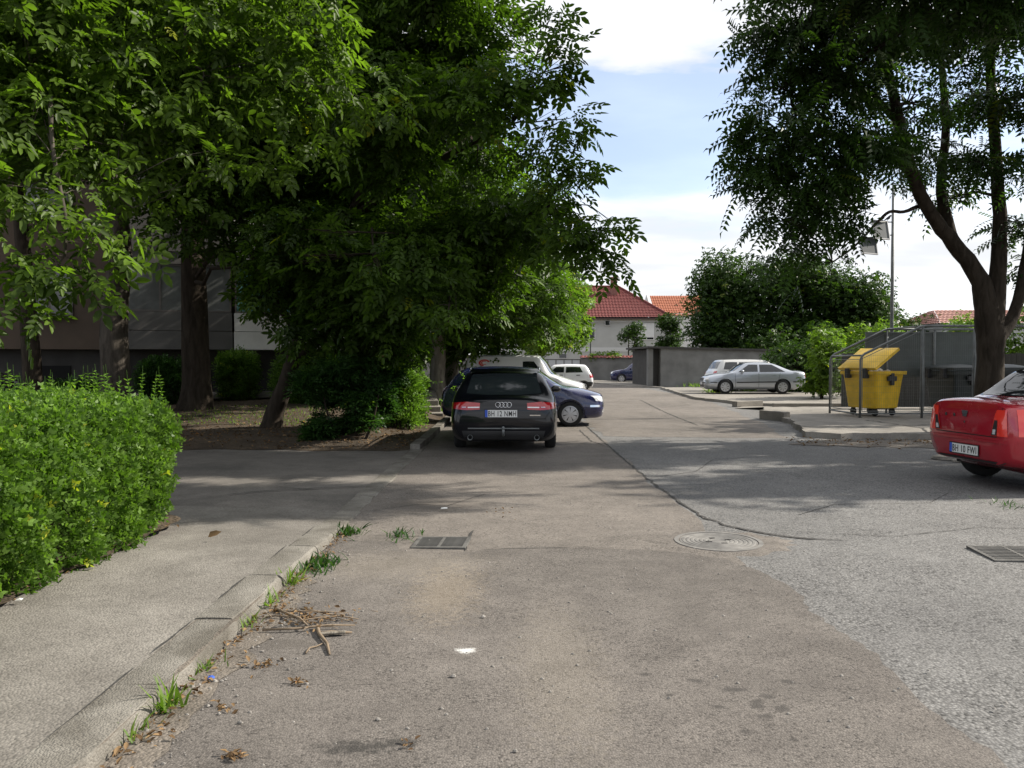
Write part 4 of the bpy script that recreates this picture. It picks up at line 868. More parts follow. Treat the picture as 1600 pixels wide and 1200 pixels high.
# -- hedges and shrubs
def hedge(name, label, a, b, n, tmpl, mat, seed, scale, shoots=0, bulge=0.12, depth=0.16, cat='hedge', group=None, shoot_h=0.2, lump=0.06, parts=True):
    rng = np.random.default_rng(seed); a = np.array(a); b = np.array(b); sz = b - a; ctr = (a + b) / 2
    root = empty(name, (ctr[0], ctr[1], a[2]), 0, label, cat, group); org = np.array((ctr[0], ctr[1], a[2]))
    areas = np.array([sz[1] * sz[2], sz[1] * sz[2], sz[0] * sz[2], sz[0] * sz[2], sz[0] * sz[1]]); f = rng.choice(5, n, p=areas / areas.sum())
    u = rng.random((n, 3)); P = u.copy(); dep = rng.exponential(depth, n)
    nr = np.zeros((n, 3))
    for k, (ax, v) in enumerate(((0, 0), (0, 1), (1, 0), (1, 1), (2, 1))):
        mk = f == k; P[mk, ax] = v; nr[mk, ax] = 1 if v else -1
    Q = a + P * sz
    # round the box: pull corners in, belly out in the middle
    rel = (Q - ctr) / (sz / 2); r4 = (np.abs(rel[:, 0]) ** 5 * (np.abs(rel[:, 1]) > -1) + np.abs(rel[:, 1]) ** 8 + np.clip(rel[:, 2], 0, 1) ** 5) ** (1 / 6)
    Q = ctr + (Q - ctr) / np.clip(r4, 1, None)[:, None] ** 0.8
    lum = np.sin(Q[:, 0] * 7 + Q[:, 1] * 5.3) * np.sin(Q[:, 1] * 4.1 + Q[:, 2] * 6) + 0.6 * np.sin(Q[:, 2] * 11 + Q[:, 1] * 9.7)
    Q += nr * (lum * lump - dep)[:, None] + rng.normal(0, 0.02, (n, 3))
    kp = lum + rng.normal(0, .45, n) > -1.15
    Q, nr, n = Q[kp], nr[kp], int(kp.sum())
    under = np.clip((0.45 - (Q[:, 2] - a[2])) / 0.45, 0, 1)
    Q[:, :2] = ctr[:2] + (Q[:, :2] - ctr[:2]) * (1 - 0.13 * under)[:, None]
    Q[:, 2] = np.maximum(Q[:, 2], a[2] + 0.02)
    yaw = np.arctan2(nr[:, 1] + rng.normal(0, .6, n), nr[:, 0] + rng.normal(0, .6, n)); pitch = rng.normal(-0.45, 0.5, n); roll = rng.normal(0, .7, n)
    leaf_mesh('foliage', M_[mat], root, Q, yaw, pitch, roll, rng.uniform(*scale, n), tmpl, rng, org)
    mb = MB()
    ns = int(sz[0] * sz[1] * 14) + 10
    for _ in range(ns):
        x, y = a[0] + rng.random() * sz[0], a[1] + rng.random() * sz[1]; x = ctr[0] + (x - ctr[0]) * .8; y = ctr[1] + (y - ctr[1]) * .9
        top = a[2] + sz[2] * rng.uniform(.6, .93)
        p = Vector((x, y, a[2] - 0.03)) - Vector(org); q = Vector((x + rng.normal(0, .12), y + rng.normal(0, .12), top)) - Vector(org)
        mb.tube([p, p.lerp(q, .5) + Vector(rng.normal(0, .04, 3)), q], [.012, .009, .004], 4, False)
    mb.build('stems', M_['darkbark'], root)
    if shoots:
        SP_ = []; tw = MB()
        for _ in range(shoots):
            x, y = a[0] + rng.uniform(.06, .94) * sz[0], a[1] + rng.uniform(.03, .97) * sz[1]
            hh = rng.uniform(.3, 1.0) * shoot_h; z0 = b[2] - 0.08 - 0.1 * (abs((x - ctr[0]) / sz[0] * 2) ** 4)
            lean = rng.normal(0, .12, 2)
            tw.tube([(x - org[0], y - org[1], z0 - .1 - org[2]), (x + lean[0] * hh - org[0], y + lean[1] * hh - org[1], z0 + hh + .04 - org[2])], [.003, .0015], 4, False)
            for k in range(int(hh / 0.028)):
                z = z0 + k * 0.028
                for s in (0, PI): SP_.append((x + lean[0] * (z - z0), y + lean[1] * (z - z0), z, (k % 2) * PI / 2 + s + rng.normal(0, .3), rng.normal(-.5, .2)))
        SP_ = np.array(SP_)
        one = template([leaflet((0, 0, 0), 0, 0.042, 0.022, simple=True)])
        leaf_mesh('shoots', M_[mat], root, SP_[:, :3], SP_[:, 3], SP_[:, 4], rng.normal(0, .2, len(SP_)), rng.uniform(.8, 1.15, len(SP_)), one, rng, org)
        tw.build('shoot_stems', M_['privet'], root)['kind'] = 'stuff'
    return root
hedge('hedge', 'clipped bright green hedge beside the pavement in the left foreground', (-5.0, 1.6, 0.06), (-2.93, 7.3, 1.24), 54000, T_PRI, 'privet', 51, (0.65, 1.45), shoots=210, lump=0.075, shoot_h=.36)
T_BR = t_tuftleaf(0.055, 0.03, 5)
rgs = random.Random(44); shc = []
for _ in range(34):
    x = rgs.uniform(-3.75, -2.35); y = rgs.uniform(14.5, 16.5); z = rgs.uniform(.15, 1.25) if rgs.random() < .8 else rgs.uniform(1.2, 1.55)
    shc.append((x, y, z, rgs.uniform(.14, .34), rgs.uniform(.14, .34), rgs.uniform(.14, .3), 1.0))
tree('shrub', 'unkempt dark green shrub at the corner of the driveway', [[(-3.0, 15.4, .03, .035), (-3.05, 15.4, .5, .025), (-3.0, 15.4, 1.2, .012)], [(-3.3, 15.1, .03, .03), (-3.5, 15.0, .6, .02), (-3.6, 15, 1.2, .01)], [(-2.8, 15.0, .03, .03), (-2.6, 14.9, .5, .02), (-2.5, 15, 1.1, .01)]], shc, 8000, T_BR, M_['shrub'], M_['darkbark'], 52, (.7, 1.7), holes=.25, sub=4, droop=0.0, hs=3.0, cat='shrub')
hedge('shrub', 'sunlit light green shrub right behind the dark corner shrub', (-2.8, 17.2, 0.1), (-2.15, 19.0, 1.25), 4200, T_BR, 'privet', 53, (0.9, 1.5), lump=0.12, depth=0.2, cat='shrub')  # lighter privet leaf stands for the sunlit side of the corner shrub
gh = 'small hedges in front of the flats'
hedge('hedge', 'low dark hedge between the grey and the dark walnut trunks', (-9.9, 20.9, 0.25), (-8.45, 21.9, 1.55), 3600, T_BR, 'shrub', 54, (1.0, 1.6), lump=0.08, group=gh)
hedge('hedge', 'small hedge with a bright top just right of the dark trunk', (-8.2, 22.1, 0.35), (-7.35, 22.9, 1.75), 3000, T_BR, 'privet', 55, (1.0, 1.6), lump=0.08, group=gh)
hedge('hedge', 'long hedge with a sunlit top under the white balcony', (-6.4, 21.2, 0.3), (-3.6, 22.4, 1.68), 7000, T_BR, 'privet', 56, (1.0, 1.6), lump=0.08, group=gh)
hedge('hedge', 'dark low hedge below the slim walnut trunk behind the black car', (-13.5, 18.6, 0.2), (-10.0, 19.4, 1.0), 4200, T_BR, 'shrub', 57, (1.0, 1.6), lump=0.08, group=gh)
pr_ = MB(); pr_.tube([W(440, 620, 17.4), W(452, 590, 17.5), W(464, 555, 17.6)], [.03, .028, .022], 7)
tag(pr_.build('support_stake', M_['twig']), 'thin wooden stake propping the leaning walnut', 'stake')
# grass bank by the steps
def blades(name, n, area, hgt, seed, parent=None, zf=None, mat='grass', wid=0.006, bend=.5, tm=None):
    rng = np.random.default_rng(seed); x = rng.uniform(area[0], area[1], n); y = rng.uniform(area[2], area[3], n)
    z = np.array([zf(a_, b_) for a_, b_ in zip(x, y)]) if zf else np.zeros(n)
    V = np.array([(0, -1, 0), (0, 1, 0), (.45, .7, .0), (.45, -.7, .0), (1.0, 0, .0)]) * np.array((1, wid / .1, 1)); V[:, 2] = -0.35 * V[:, 0] ** 2 * bend
    F = np.array([(0, 1, 2, 3), (3, 2, 4, 4)])
    V2 = np.array([V[0], V[1], V[2], V[3], V[4] + (0, wid / .3, 0), V[4] - (0, wid / .3, 0)]); F = np.array([(0, 1, 2, 3), (3, 2, 4, 5)])
    return leaf_mesh(name, M_[mat], parent, np.stack([x, y, z], -1), rng.uniform(0, 6.28, n), -rng.uniform(.7, 1.5, n), rng.normal(0, .3, n), hgt * rng.uniform(.4, 1.1, n), (V2, F), rng)
tag(blades('grass', 16000, (-5.2, -1.85, 22.6, 34), 0.16, 81, None, bz, wid=0.012), 'short green grass on the bank below the pale trunks', 'grass', kind='stuff')
tag(blades('undergrowth', 1100, (-8, -4.4, 17.2, 20.6), 0.06, 82, None, bz, wid=0.02), 'thin weedy grass on the soil under the walnuts', 'grass', kind='stuff')
# ------------------------------------------------------------------ bin shelter, bins, lamp
PZ = 0.125
sh_ = empty('bin_shelter', (9.0, 20.5, PZ), 0, 'galvanised mesh cage with a sloping end around the bins', 'bin shelter')
D_ = 1.95; ZL, ZR, XR, XE = 1.6, 2.36, 1.6, 4.3
def frame(y0):
    mb = MB()
    mb.tube([(0, y0, -.05), (0, y0, ZL - .12), (0.03, y0, ZL - .03), (0.1, y0, ZL + .04), (XR - .08, y0, ZR - .03), (XR + .06, y0, ZR), (XE, y0, ZR)], 0.032, 8)
    return mb.build('side_frame', M_['steel'], sh_, smooth=True)
frame(0); frame(D_)
for x, z in ((XR, ZR), (XE, ZR), (2.95, ZR)):
    for y0 in (0, D_):
        mb = MB(); mb.tube([(x, y0, -.05), (x, y0, z - .02)], 0.032, 8); mb.build('post', M_['steel'], sh_, smooth=True)
for x, z in ((0.05, ZL), (XR, ZR), (XE, ZR), (0, .08), (XE, .08)):
    mb = MB(); mb.tube([(x, 0, z), (x, D_, z)], 0.022, 8); mb.build('rail', M_['steel'], sh_, smooth=True)
for x0, x1 in ((0, XR), (XR, 2.95), (2.95, XE)):
    mb = MB(); mb.tube([(x0, 0, .1), (x1, 0, .1)], 0.018, 6); mb.build('rail', M_['steel'], sh_)
    mb = MB(); mb.tube([(x0, D_, .1), (x1, D_, .1)], 0.018, 6); mb.build('rail', M_['steel'], sh_)
def slope(x): return ZL + (ZR - ZL) * max(0, min(1, x / XR))
def wiremesh(y0, x0, x1):
    mb = MB(); x = x0 + .06
    mb.tube([(x0 + .05, y0, .16), (x0 + .05, y0, slope(x0 + .05) - .1)], .009, 5); mb.tube([(x1 - .05, y0, .16), (x1 - .05, y0, slope(x1 - .05) - .1)], .009, 5); mb.tube([(x0 + .05, y0, .16), (x1 - .05, y0, .16)], .009, 5)
    mb.tube([(x0 + .05, y0, slope(x0 + .05) - .1), (x1 - .05, y0, slope(x1 - .05) - .1)], .009, 5)
    while x < x1 - .05:
        mb.tube([(x, y0, .16), (x, y0, slope(x) - .1)], .0015, 3, False); x += .055
    z = .16
    while z < ZR - .1:
        xa = x0 + .05 if z < slope(x0 + .05) - .1 else (z + .1 - ZL) / (ZR - ZL) * XR
        if xa < x1 - .1: mb.tube([(xa, y0, z), (x1 - .05, y0, z)], .0015, 3, False)
        z += .16
    return mb.build('wire_mesh', M_['steel'], sh_)
for x0, x1 in ((0, XR), (XR, 2.95)): wiremesh(0, x0, x1); wiremesh(D_, x0, x1)
mb = MB(); y = .06
mb.tube([(0, .05, .16), (0, D_ - .05, .16), (0, D_ - .05, ZL - .1), (0, .05, ZL - .1), (0, .05, .16)], .009, 5)
while y < D_: mb.tube([(0, y, .16), (0, y, ZL - .1)], .0015, 3, False); y += .055
z = .16
while z < ZL - .1: mb.tube([(0, .05, z), (0, D_ - .05, z)], .0015, 3, False); z += .16
mb.build('wire_mesh', M_['steel'], sh_)
sheet = plain('grey_green_sheet', (0.085, 0.10, 0.095), 0.45, var=0.2, scale=2)
for x0, x1 in ((1.0, 2.9), (3.0, 4.25)):
    mb = MB(); mb.bbox((x0, D_ + .02, 1.02), (x1, D_ + .05, 2.28)); mb.build('back_panel', sheet, sh_)
mb = MB(); mb.tube([(XE - 1.0, 0, ZR - .45), (XE - .3, 0, ZR)], .025, 6); mb.build('brace', M_['steel'], sh_)

yel = plain('yellow_plastic', (0.78, 0.49, 0.015), 0.45, var=0.16, scale=4)
drk = plain('dark_bin_plastic', (0.016, 0.022, 0.022), 0.5)
def bin_(label, loc, rz, mat, lid_ang):
    o = empty('waste_container', loc, rz, label, 'bin')
    # tapered tub with rolled rim
    def ring(hx, hy, z, n=6, r_=.09):
        out = []
        for cx, cy, a0 in ((hx - r_, hy - r_, 0), (-hx + r_, hy - r_, PI / 2), (-hx + r_, -hy + r_, PI), (hx - r_, -hy + r_, 1.5 * PI)):
            for k in range(n + 1): a = a0 + PI / 2 * k / n; out.append((cx + r_ * math.cos(a), cy + r_ * math.sin(a), z))
        return out
    rings = [ring(.47, .38, .20), ring(.50, .40, .22), ring(.58, .47, .95), ring(.60, .49, 1.10), ring(.655, .545, 1.10), ring(.66, .55, 1.12), ring(.66, .55, 1.19), ring(.62, .51, 1.19), ring(.60, .49, 1.1), ring(.49, .38, .26)]
    mb = MB(); n = len(rings[0]); vs = [p for r_ in rings for p in r_]
    fs = [(i * n + k, i * n + (k + 1) % n, (i + 1) * n + (k + 1) % n, (i + 1) * n + k) for i in range(len(rings) - 1) for k in range(n)]
    fs += [tuple(reversed(range(n))), tuple((len(rings) - 1) * n + k for k in range(n))]
    mb.add(vs, fs); mb.build('tub', mat, o, smooth=True, ang=35)
    for xx in (-.3, .3):
        mb = MB(); mb.bbox((xx - .06, .5, 1.0), (xx + .06, .64, 1.26)); mb.build('hinge', M_['black'], o, bevel=.015)
    for sx in (-1, 1):
        mb = MB(); mb.bbox((sx * .60, -.06, .82), (sx * .675, .06, 1.14)); mb.bbox((sx * .60, -.15, .93), (sx * .672, .15, 1.06)); mb.build('pivot_cross', M_['black'], o, bevel=.02)
        for sy in (-1, 1):
            c = MB(); c.lathe([(0, -.03), (.085, -.03), (.1, -.015), (.1, .015), (.085, .03), (0, .03)], 18, 'Y', (sx * .37, sy * .30, .1))
            cs_ = c.build('caster', M_['tyre'], o, smooth=True, ang=40)
            c = MB(); c.bbox((sx * .37 - .03, sy * .3 - .05, .12), (sx * .37 + .03, sy * .3 - .035, .21)); c.bbox((sx * .37 - .03, sy * .3 + .035, .12), (sx * .37 + .03, sy * .3 + .05, .21)); c.bbox((sx * .37 - .04, sy * .3 - .05, .2), (sx * .37 + .04, sy * .3 + .05, .215)); c.build('caster_fork', M_['black'], cs_)
    # lid: shallow domed slab hinged on the +y edge
    mb = MB(); nx, ny = 8, 8; top = []; bot = []
    for j in range(ny + 1):
        for i in range(nx + 1):
            u = -1 + 2 * i / nx; v = j / ny; dome = .09 * (1 - abs(u) ** 4) * math.sin(PI * min(1, max(0, v))) ** .6
            top.append((u * .64, -.98 * v, .07 + dome)); bot.append((u * .64, -.98 * v, 0))
    m = (nx + 1) * (ny + 1); fs = []
    for j in range(ny):
        for i in range(nx):
            q = (j * (nx + 1) + i, j * (nx + 1) + i + 1, (j + 1) * (nx + 1) + i + 1, (j + 1) * (nx + 1) + i)
            fs.append(tuple(reversed(q))); fs.append(tuple(k + m for k in q))
    edge = [i for i in range(nx + 1)] + [(j + 1) * (nx + 1) - 1 for j in range(1, ny + 1)] + [ny * (nx + 1) + i for i in range(nx - 1, -1, -1)] + [j * (nx + 1) for j in range(ny - 1, 0, -1)]
    for k in range(len(edge)): a, b = edge[k], edge[(k + 1) % len(edge)]; fs.append((a, b, b + m, a + m))
    mb.add(top + bot, fs); l = mb.build('lid', mat, o, smooth=True, ang=40)
    l.location = (0, .56, 1.215); l.rotation_euler = (-lid_ang, 0, 0)
    return o
b1 = bin_('yellow wheeled waste container with its lid propped open', (9.74, 21.42, PZ), R(112), yel, R(33))
gs = MB(); rgb = random.Random(4)
for k in range(9):
    gs.lathe([(0, -.09), (.07, -.06), (.1, 0), (.07, .07), (0, .1)], 7, 'Z', (9.74 + rgb.uniform(-.35, .35), 21.42 + rgb.uniform(-.35, .35), PZ + 1.12 + rgb.uniform(-.05, .06)))
tag(gs.build('rubbish', plain('pale_rubbish', (0.6, 0.58, 0.52), 0.6, var=0.2)), 'pale rubbish filling the open yellow container', 'rubbish', kind='stuff')
bin_('dark waste container standing in the middle of the cage', (12.0, 21.5, PZ), R(100), drk, 0.0)
bin_('dark waste container at the cage end behind the tree trunk', (13.35, 21.6, PZ), R(95), drk, 0.0)
# dark fence behind
fc = empty('fence', (11.3, 27.0, 0), 0, 'dark board fence behind the bin cage', 'fence')
fm = plain('dark_fence_board', (0.035, 0.034, 0.03), 0.8, var=0.3, scale=6)
bd = None
for k in range(62):
    if bd is None: q = MB(); q.bbox((-.085, 0, 0), (.085, .025, 1.85)); bd = q.mesh('board'); bd.materials.append(fm)
    o = link('board', bd, None, fc, (k * .18, 0.002 * (k % 3), rr.uniform(-.02, .02)))
for z in (.4, 1.5):
    mb = MB(); mb.bbox((-.1, .03, z), (11.2, .08, z + .09)); mb.build('fence_rail', fm, fc)

# solar lamp
lp = empty('solar_lamp_post', (11.13, 23.3, PZ), 0, 'slim steel lamp post carrying two tilted solar panels', 'lamp post')
mb = MB(); mb.tube([(0, 0, -.1), (0, 0, 3), (0, 0, 6.6)], [.06, .05, .042], 10); mb.build('pole', M_['steel'], lp, smooth=True)
pan = plain('solar_panel_back', (0.11, 0.12, 0.125), 0.5)
pfr = plain('solar_panel_frame', (0.5, 0.5, 0.5), 0.4, 0.6)
ux = Vector((1, .15, -.06)).normalized(); vv = Vector((-.52, -.35, -.78)).normalized(); vv = (vv - ux * vv.dot(ux)).normalized(); ww = ux.cross(vv)
mt = Matrix((ux, vv, ww)).transposed()
for i, (px, py, su, sv) in enumerate(((1376, 359, .46, .56), (1357, 384, .48, .48))):
    c = W(px, py, 23.1) - Vector(lp.location)
    mb = MB(); mb.box(c, (su, sv, .02), m=mt); po = mb.build('solar_panel', pan, lp)
    mb = MB()
    for s in (-1, 1): mb.box(c + vv * (s * (sv / 2 + .012)), (su + .05, .024, .045), m=mt); mb.box(c + ux * (s * (su / 2 + .012)), (.024, sv, .045), m=mt)
    mb.build('panel_frame', pfr, po)
for (a, b) in (((1395, 347), (1372, 347)), ((1395, 367), (1350, 372))):
    mb = MB(); mb.tube([W(*a, 23.3) - Vector(lp.location), W(*b, 23.12) - Vector(lp.location)], .018, 6); mb.build('arm', M_['steel'], lp)
for i, (px, lab) in enumerate(((1378, 'small dark bird perched on the solar panel, farther from the pole'), (1387, 'small dark bird perched on the solar panel next to the pole'))):
    c = W(px, 342.5, 23.12); o = MB()
    o.tube([(-.10, 0, -.03), (-.05, 0, 0), (0, 0, .02), (.04, 0, .05), (.06, 0, .085), (.085, 0, .10), (.10, 0, .098), (.125, 0, .092)], [.008, .02, .04, .042, .026, .03, .02, .004], 8)
    for s in (-1, 1): o.tube([(0, s * .015, -.01), (.005, s * .015, -.065)], .004, 4)
    b_ = o.build('bird', plain('bird_grey', (0.05, 0.05, 0.055), 0.8), None, smooth=True); b_.location = (c.x, c.y, c.z); tag(b_, lab, 'bird', 'birds on the solar lamp')

# ------------------------------------------------------------------ cars
def pchip(x, yv, xn):
    x = np.array(x, float); yv = np.array(yv, float); h = np.diff(x); d = np.diff(yv) / h; m = np.zeros_like(yv)
    for k in range(1, len(x) - 1):
        if d[k - 1] * d[k] > 0:
            w1, w2 = 2 * h[k] + h[k - 1], h[k] + 2 * h[k - 1]; m[k] = (w1 + w2) / (w1 / d[k - 1] + w2 / d[k])
    m[0], m[-1] = d[0], d[-1]
    i = np.clip(np.searchsorted(x, xn) - 1, 0, len(x) - 2); t = (xn - x[i]) / h[i]
    return (2 * t**3 - 3 * t**2 + 1) * yv[i] + (t**3 - 2 * t**2 + t) * h[i] * m[i] + (-2 * t**3 + 3 * t**2) * yv[i + 1] + (t**3 - t**2) * h[i] * m[i + 1]
def car_body(S):
    """S: parameters -> lofted closed body mesh, wheel arches cut out"""
    L, Wd, H = S['L'], S['W'], S['H']; hw = Wd / 2; hf, hc, belt = S['hf'], S['hc'], S['belt']; cw, rf_, rr_, rb, dk = S['cowl'], S['rf'], S['rr'], S['rb'], S['deck']
    tw = S.get('tw', .68); de = S.get('deck_end', dk - .03)
    #        dist  zb   zsh        zte        ztc        ws   wm   wsh  wte
    st = [(0.0, .34, hf - .26, hf - .2, hf - .17, .60, .66, .60, .5),
          (.05, .24, hf - .13, hf - .05, hf - .01, .74, .82, .76, .62),
          (.22, .20, hf - .06, hf + .02, hf + .06, .88, .94, .87, .70),
          (.6, .19, hf + (hc - hf) * .45 - .07, hf + (hc - hf) * .45 + .01, hf + (hc - hf) * .45 + .06, .95, 1.0, .93, .75),
          (cw - .08, .19, min(belt, hc) - .03, hc - .03, hc + .01, .96, 1.0, .95, .79),
          (cw + .1, .19, belt - .01, hc + .05, hc + .10, .96, 1.0, .95, .79),
          (rf_, .19, belt + .005, H - .10, H - .035, .96, 1.0, .955, tw),
          ((rf_ + rr_) / 2, .19, belt + .015, H - .075, H, .96, 1.0, .955, tw),
          (rr_, .19, belt + .025, H - .10, H - .03, .96, 1.0, .95, tw - .01)]
    if S['kind'] == 'sedan':
        st += [(rb, .19, dk - .06, dk - .01, dk + .03, .955, 1.0, .93, .74), (L - .32, .27, dk - .08, dk - .02, dk + .025, .93, .98, .9, .72),
               (L - .09, .31, de - .09, de - .02, de + .02, .84, .92, .84, .70), (L - .02, .34, de - .13, de - .06, de - .03, .76, .85, .77, .66), (L, .40, de - .22, de - .16, de - .13, .66, .75, .68, .58)]
    else:
        mid = (rr_ + rb) / 2
        st += [(mid, .19, belt + .03, (H - .1) * .5 + dk * .5 + .06, (H - .03) * .5 + dk * .5 + .08, .94, .985, .925, tw + .015),
               (rb, .22, dk - .10, dk - .02, dk + .02, .90, .955, .89, .72), (L - .03, .27, dk - .22, dk - .13, dk - .10, .82, .885, .82, .70), (L, .34, dk - .34, dk - .28, dk - .26, .72, .80, .74, .62)]
    st = sorted(st); A = np.array(st); ds = A[:, 0]
    dn = np.unique(np.concatenate([np.linspace(0, L, 56), np.linspace(0, .3, 8), np.linspace(L - .4, L, 12)]))
    cols = [pchip(ds, A[:, k], dn) for k in range(1, 9)]
    rings = []
    for i, d in enumerate(dn):
        zb, zsh, zte, ztc, ws, wm, wsh, wte = (c[i] for c in cols)
        ctrl = [(0, zb), (.8 * ws * hw, zb), (ws * hw, zb + .1), (wm * hw, zb + .52 * (zsh - zb)), (wsh * hw, zsh), (wte * hw, zte), (.62 * wte * hw, zte + .78 * (ztc - zte)), (0, ztc)]
        ctrl = [(-ctrl[1][0], ctrl[1][1])] + ctrl + [(-ctrl[6][0], ctrl[6][1])]
        half = []
        for k in range(1, 8):
            p0, p1, p2, p3 = (np.array(ctrl[j]) for j in (k - 1, k, k + 1, k + 2)); ten = .75 if k in (3, 4, 5) else 1.0
            m1, m2 = (p2 - p0) * .5 * ten, (p3 - p1) * .5 * ten
            seg = np.linalg.norm(p2 - p1)
            m1 = m1 / (np.linalg.norm(m1) + 1e-9) * min(np.linalg.norm(m1), seg); m2 = m2 / (np.linalg.norm(m2) + 1e-9) * min(np.linalg.norm(m2), seg)
            for t in (0, .33, .67): half.append((2*t**3-3*t**2+1) * p1 + (t**3-2*t**2+t) * m1 + (-2*t**3+3*t**2) * p2 + (t**3-t**2) * m2)
        half.append(np.array(ctrl[8]))
        ring = [(x, L / 2 - d, z) for x, z in half] + [(-x, L / 2 - d, z) for x, z in reversed(half[1:-1])]
        rings.append(ring)
    mb = MB(); n = len(rings[0]); mb.v = [p for r_ in rings for p in r_]
    mb.f = [(i * n + k, i * n + (k + 1) % n, (i + 1) * n + (k + 1) % n, (i + 1) * n + k) for i in range(len(rings) - 1) for k in range(n)]
    for i, rev in ((0, False), (len(rings) - 1, True)):
        c = len(mb.v); zc_ = sum(p[2] for p in rings[i]) / n; mb.v.append((0, rings[i][0][1], zc_))
        for k in range(n):
            f = (i * n + k, i * n + (k + 1) % n, c); mb.f.append(f if rev else tuple(reversed(f)))
    me = mb.mesh('body'); bm = bmesh.new(); bm.from_mesh(me); bmesh.ops.recalc_face_normals(bm, faces=bm.faces[:]); bm.to_mesh(me); bm.free()
    return me
def arches(me, S):
    cut = MB(); hw = S['W'] / 2; r_ = S['wr'] + .055
    for yy in (S['L'] / 2 - S['fo'], S['L'] / 2 - S['fo'] - S['wb']):
        for s in (-1, 1): cut.lathe([(0, s * (hw - .3)), (r_, s * (hw - .3)), (r_, s * (hw + .2)), (0, s * (hw + .2))], 28, 'X', (0, yy, S['wr'] + .01))
    cme = cut.mesh('cut'); bm = bmesh.new(); bm.from_mesh(cme); bmesh.ops.remove_doubles(bm, verts=bm.verts[:], dist=1e-5); bmesh.ops.recalc_face_normals(bm, faces=bm.faces[:]); bm.to_mesh(cme); bm.free()
    a = bpy.data.objects.new('tmp_a', me); b = bpy.data.objects.new('tmp_b', cme); COL.objects.link(a); COL.objects.link(b)
    md = a.modifiers.new('b', 'BOOLEAN'); md.object = b; md.operation = 'DIFFERENCE'; md.solver = 'EXACT'
    out = bpy.data.meshes.new_from_object(a.evaluated_get(bpy.context.evaluated_depsgraph_get()))
    bpy.data.objects.remove(a); bpy.data.objects.remove(b)
    return out

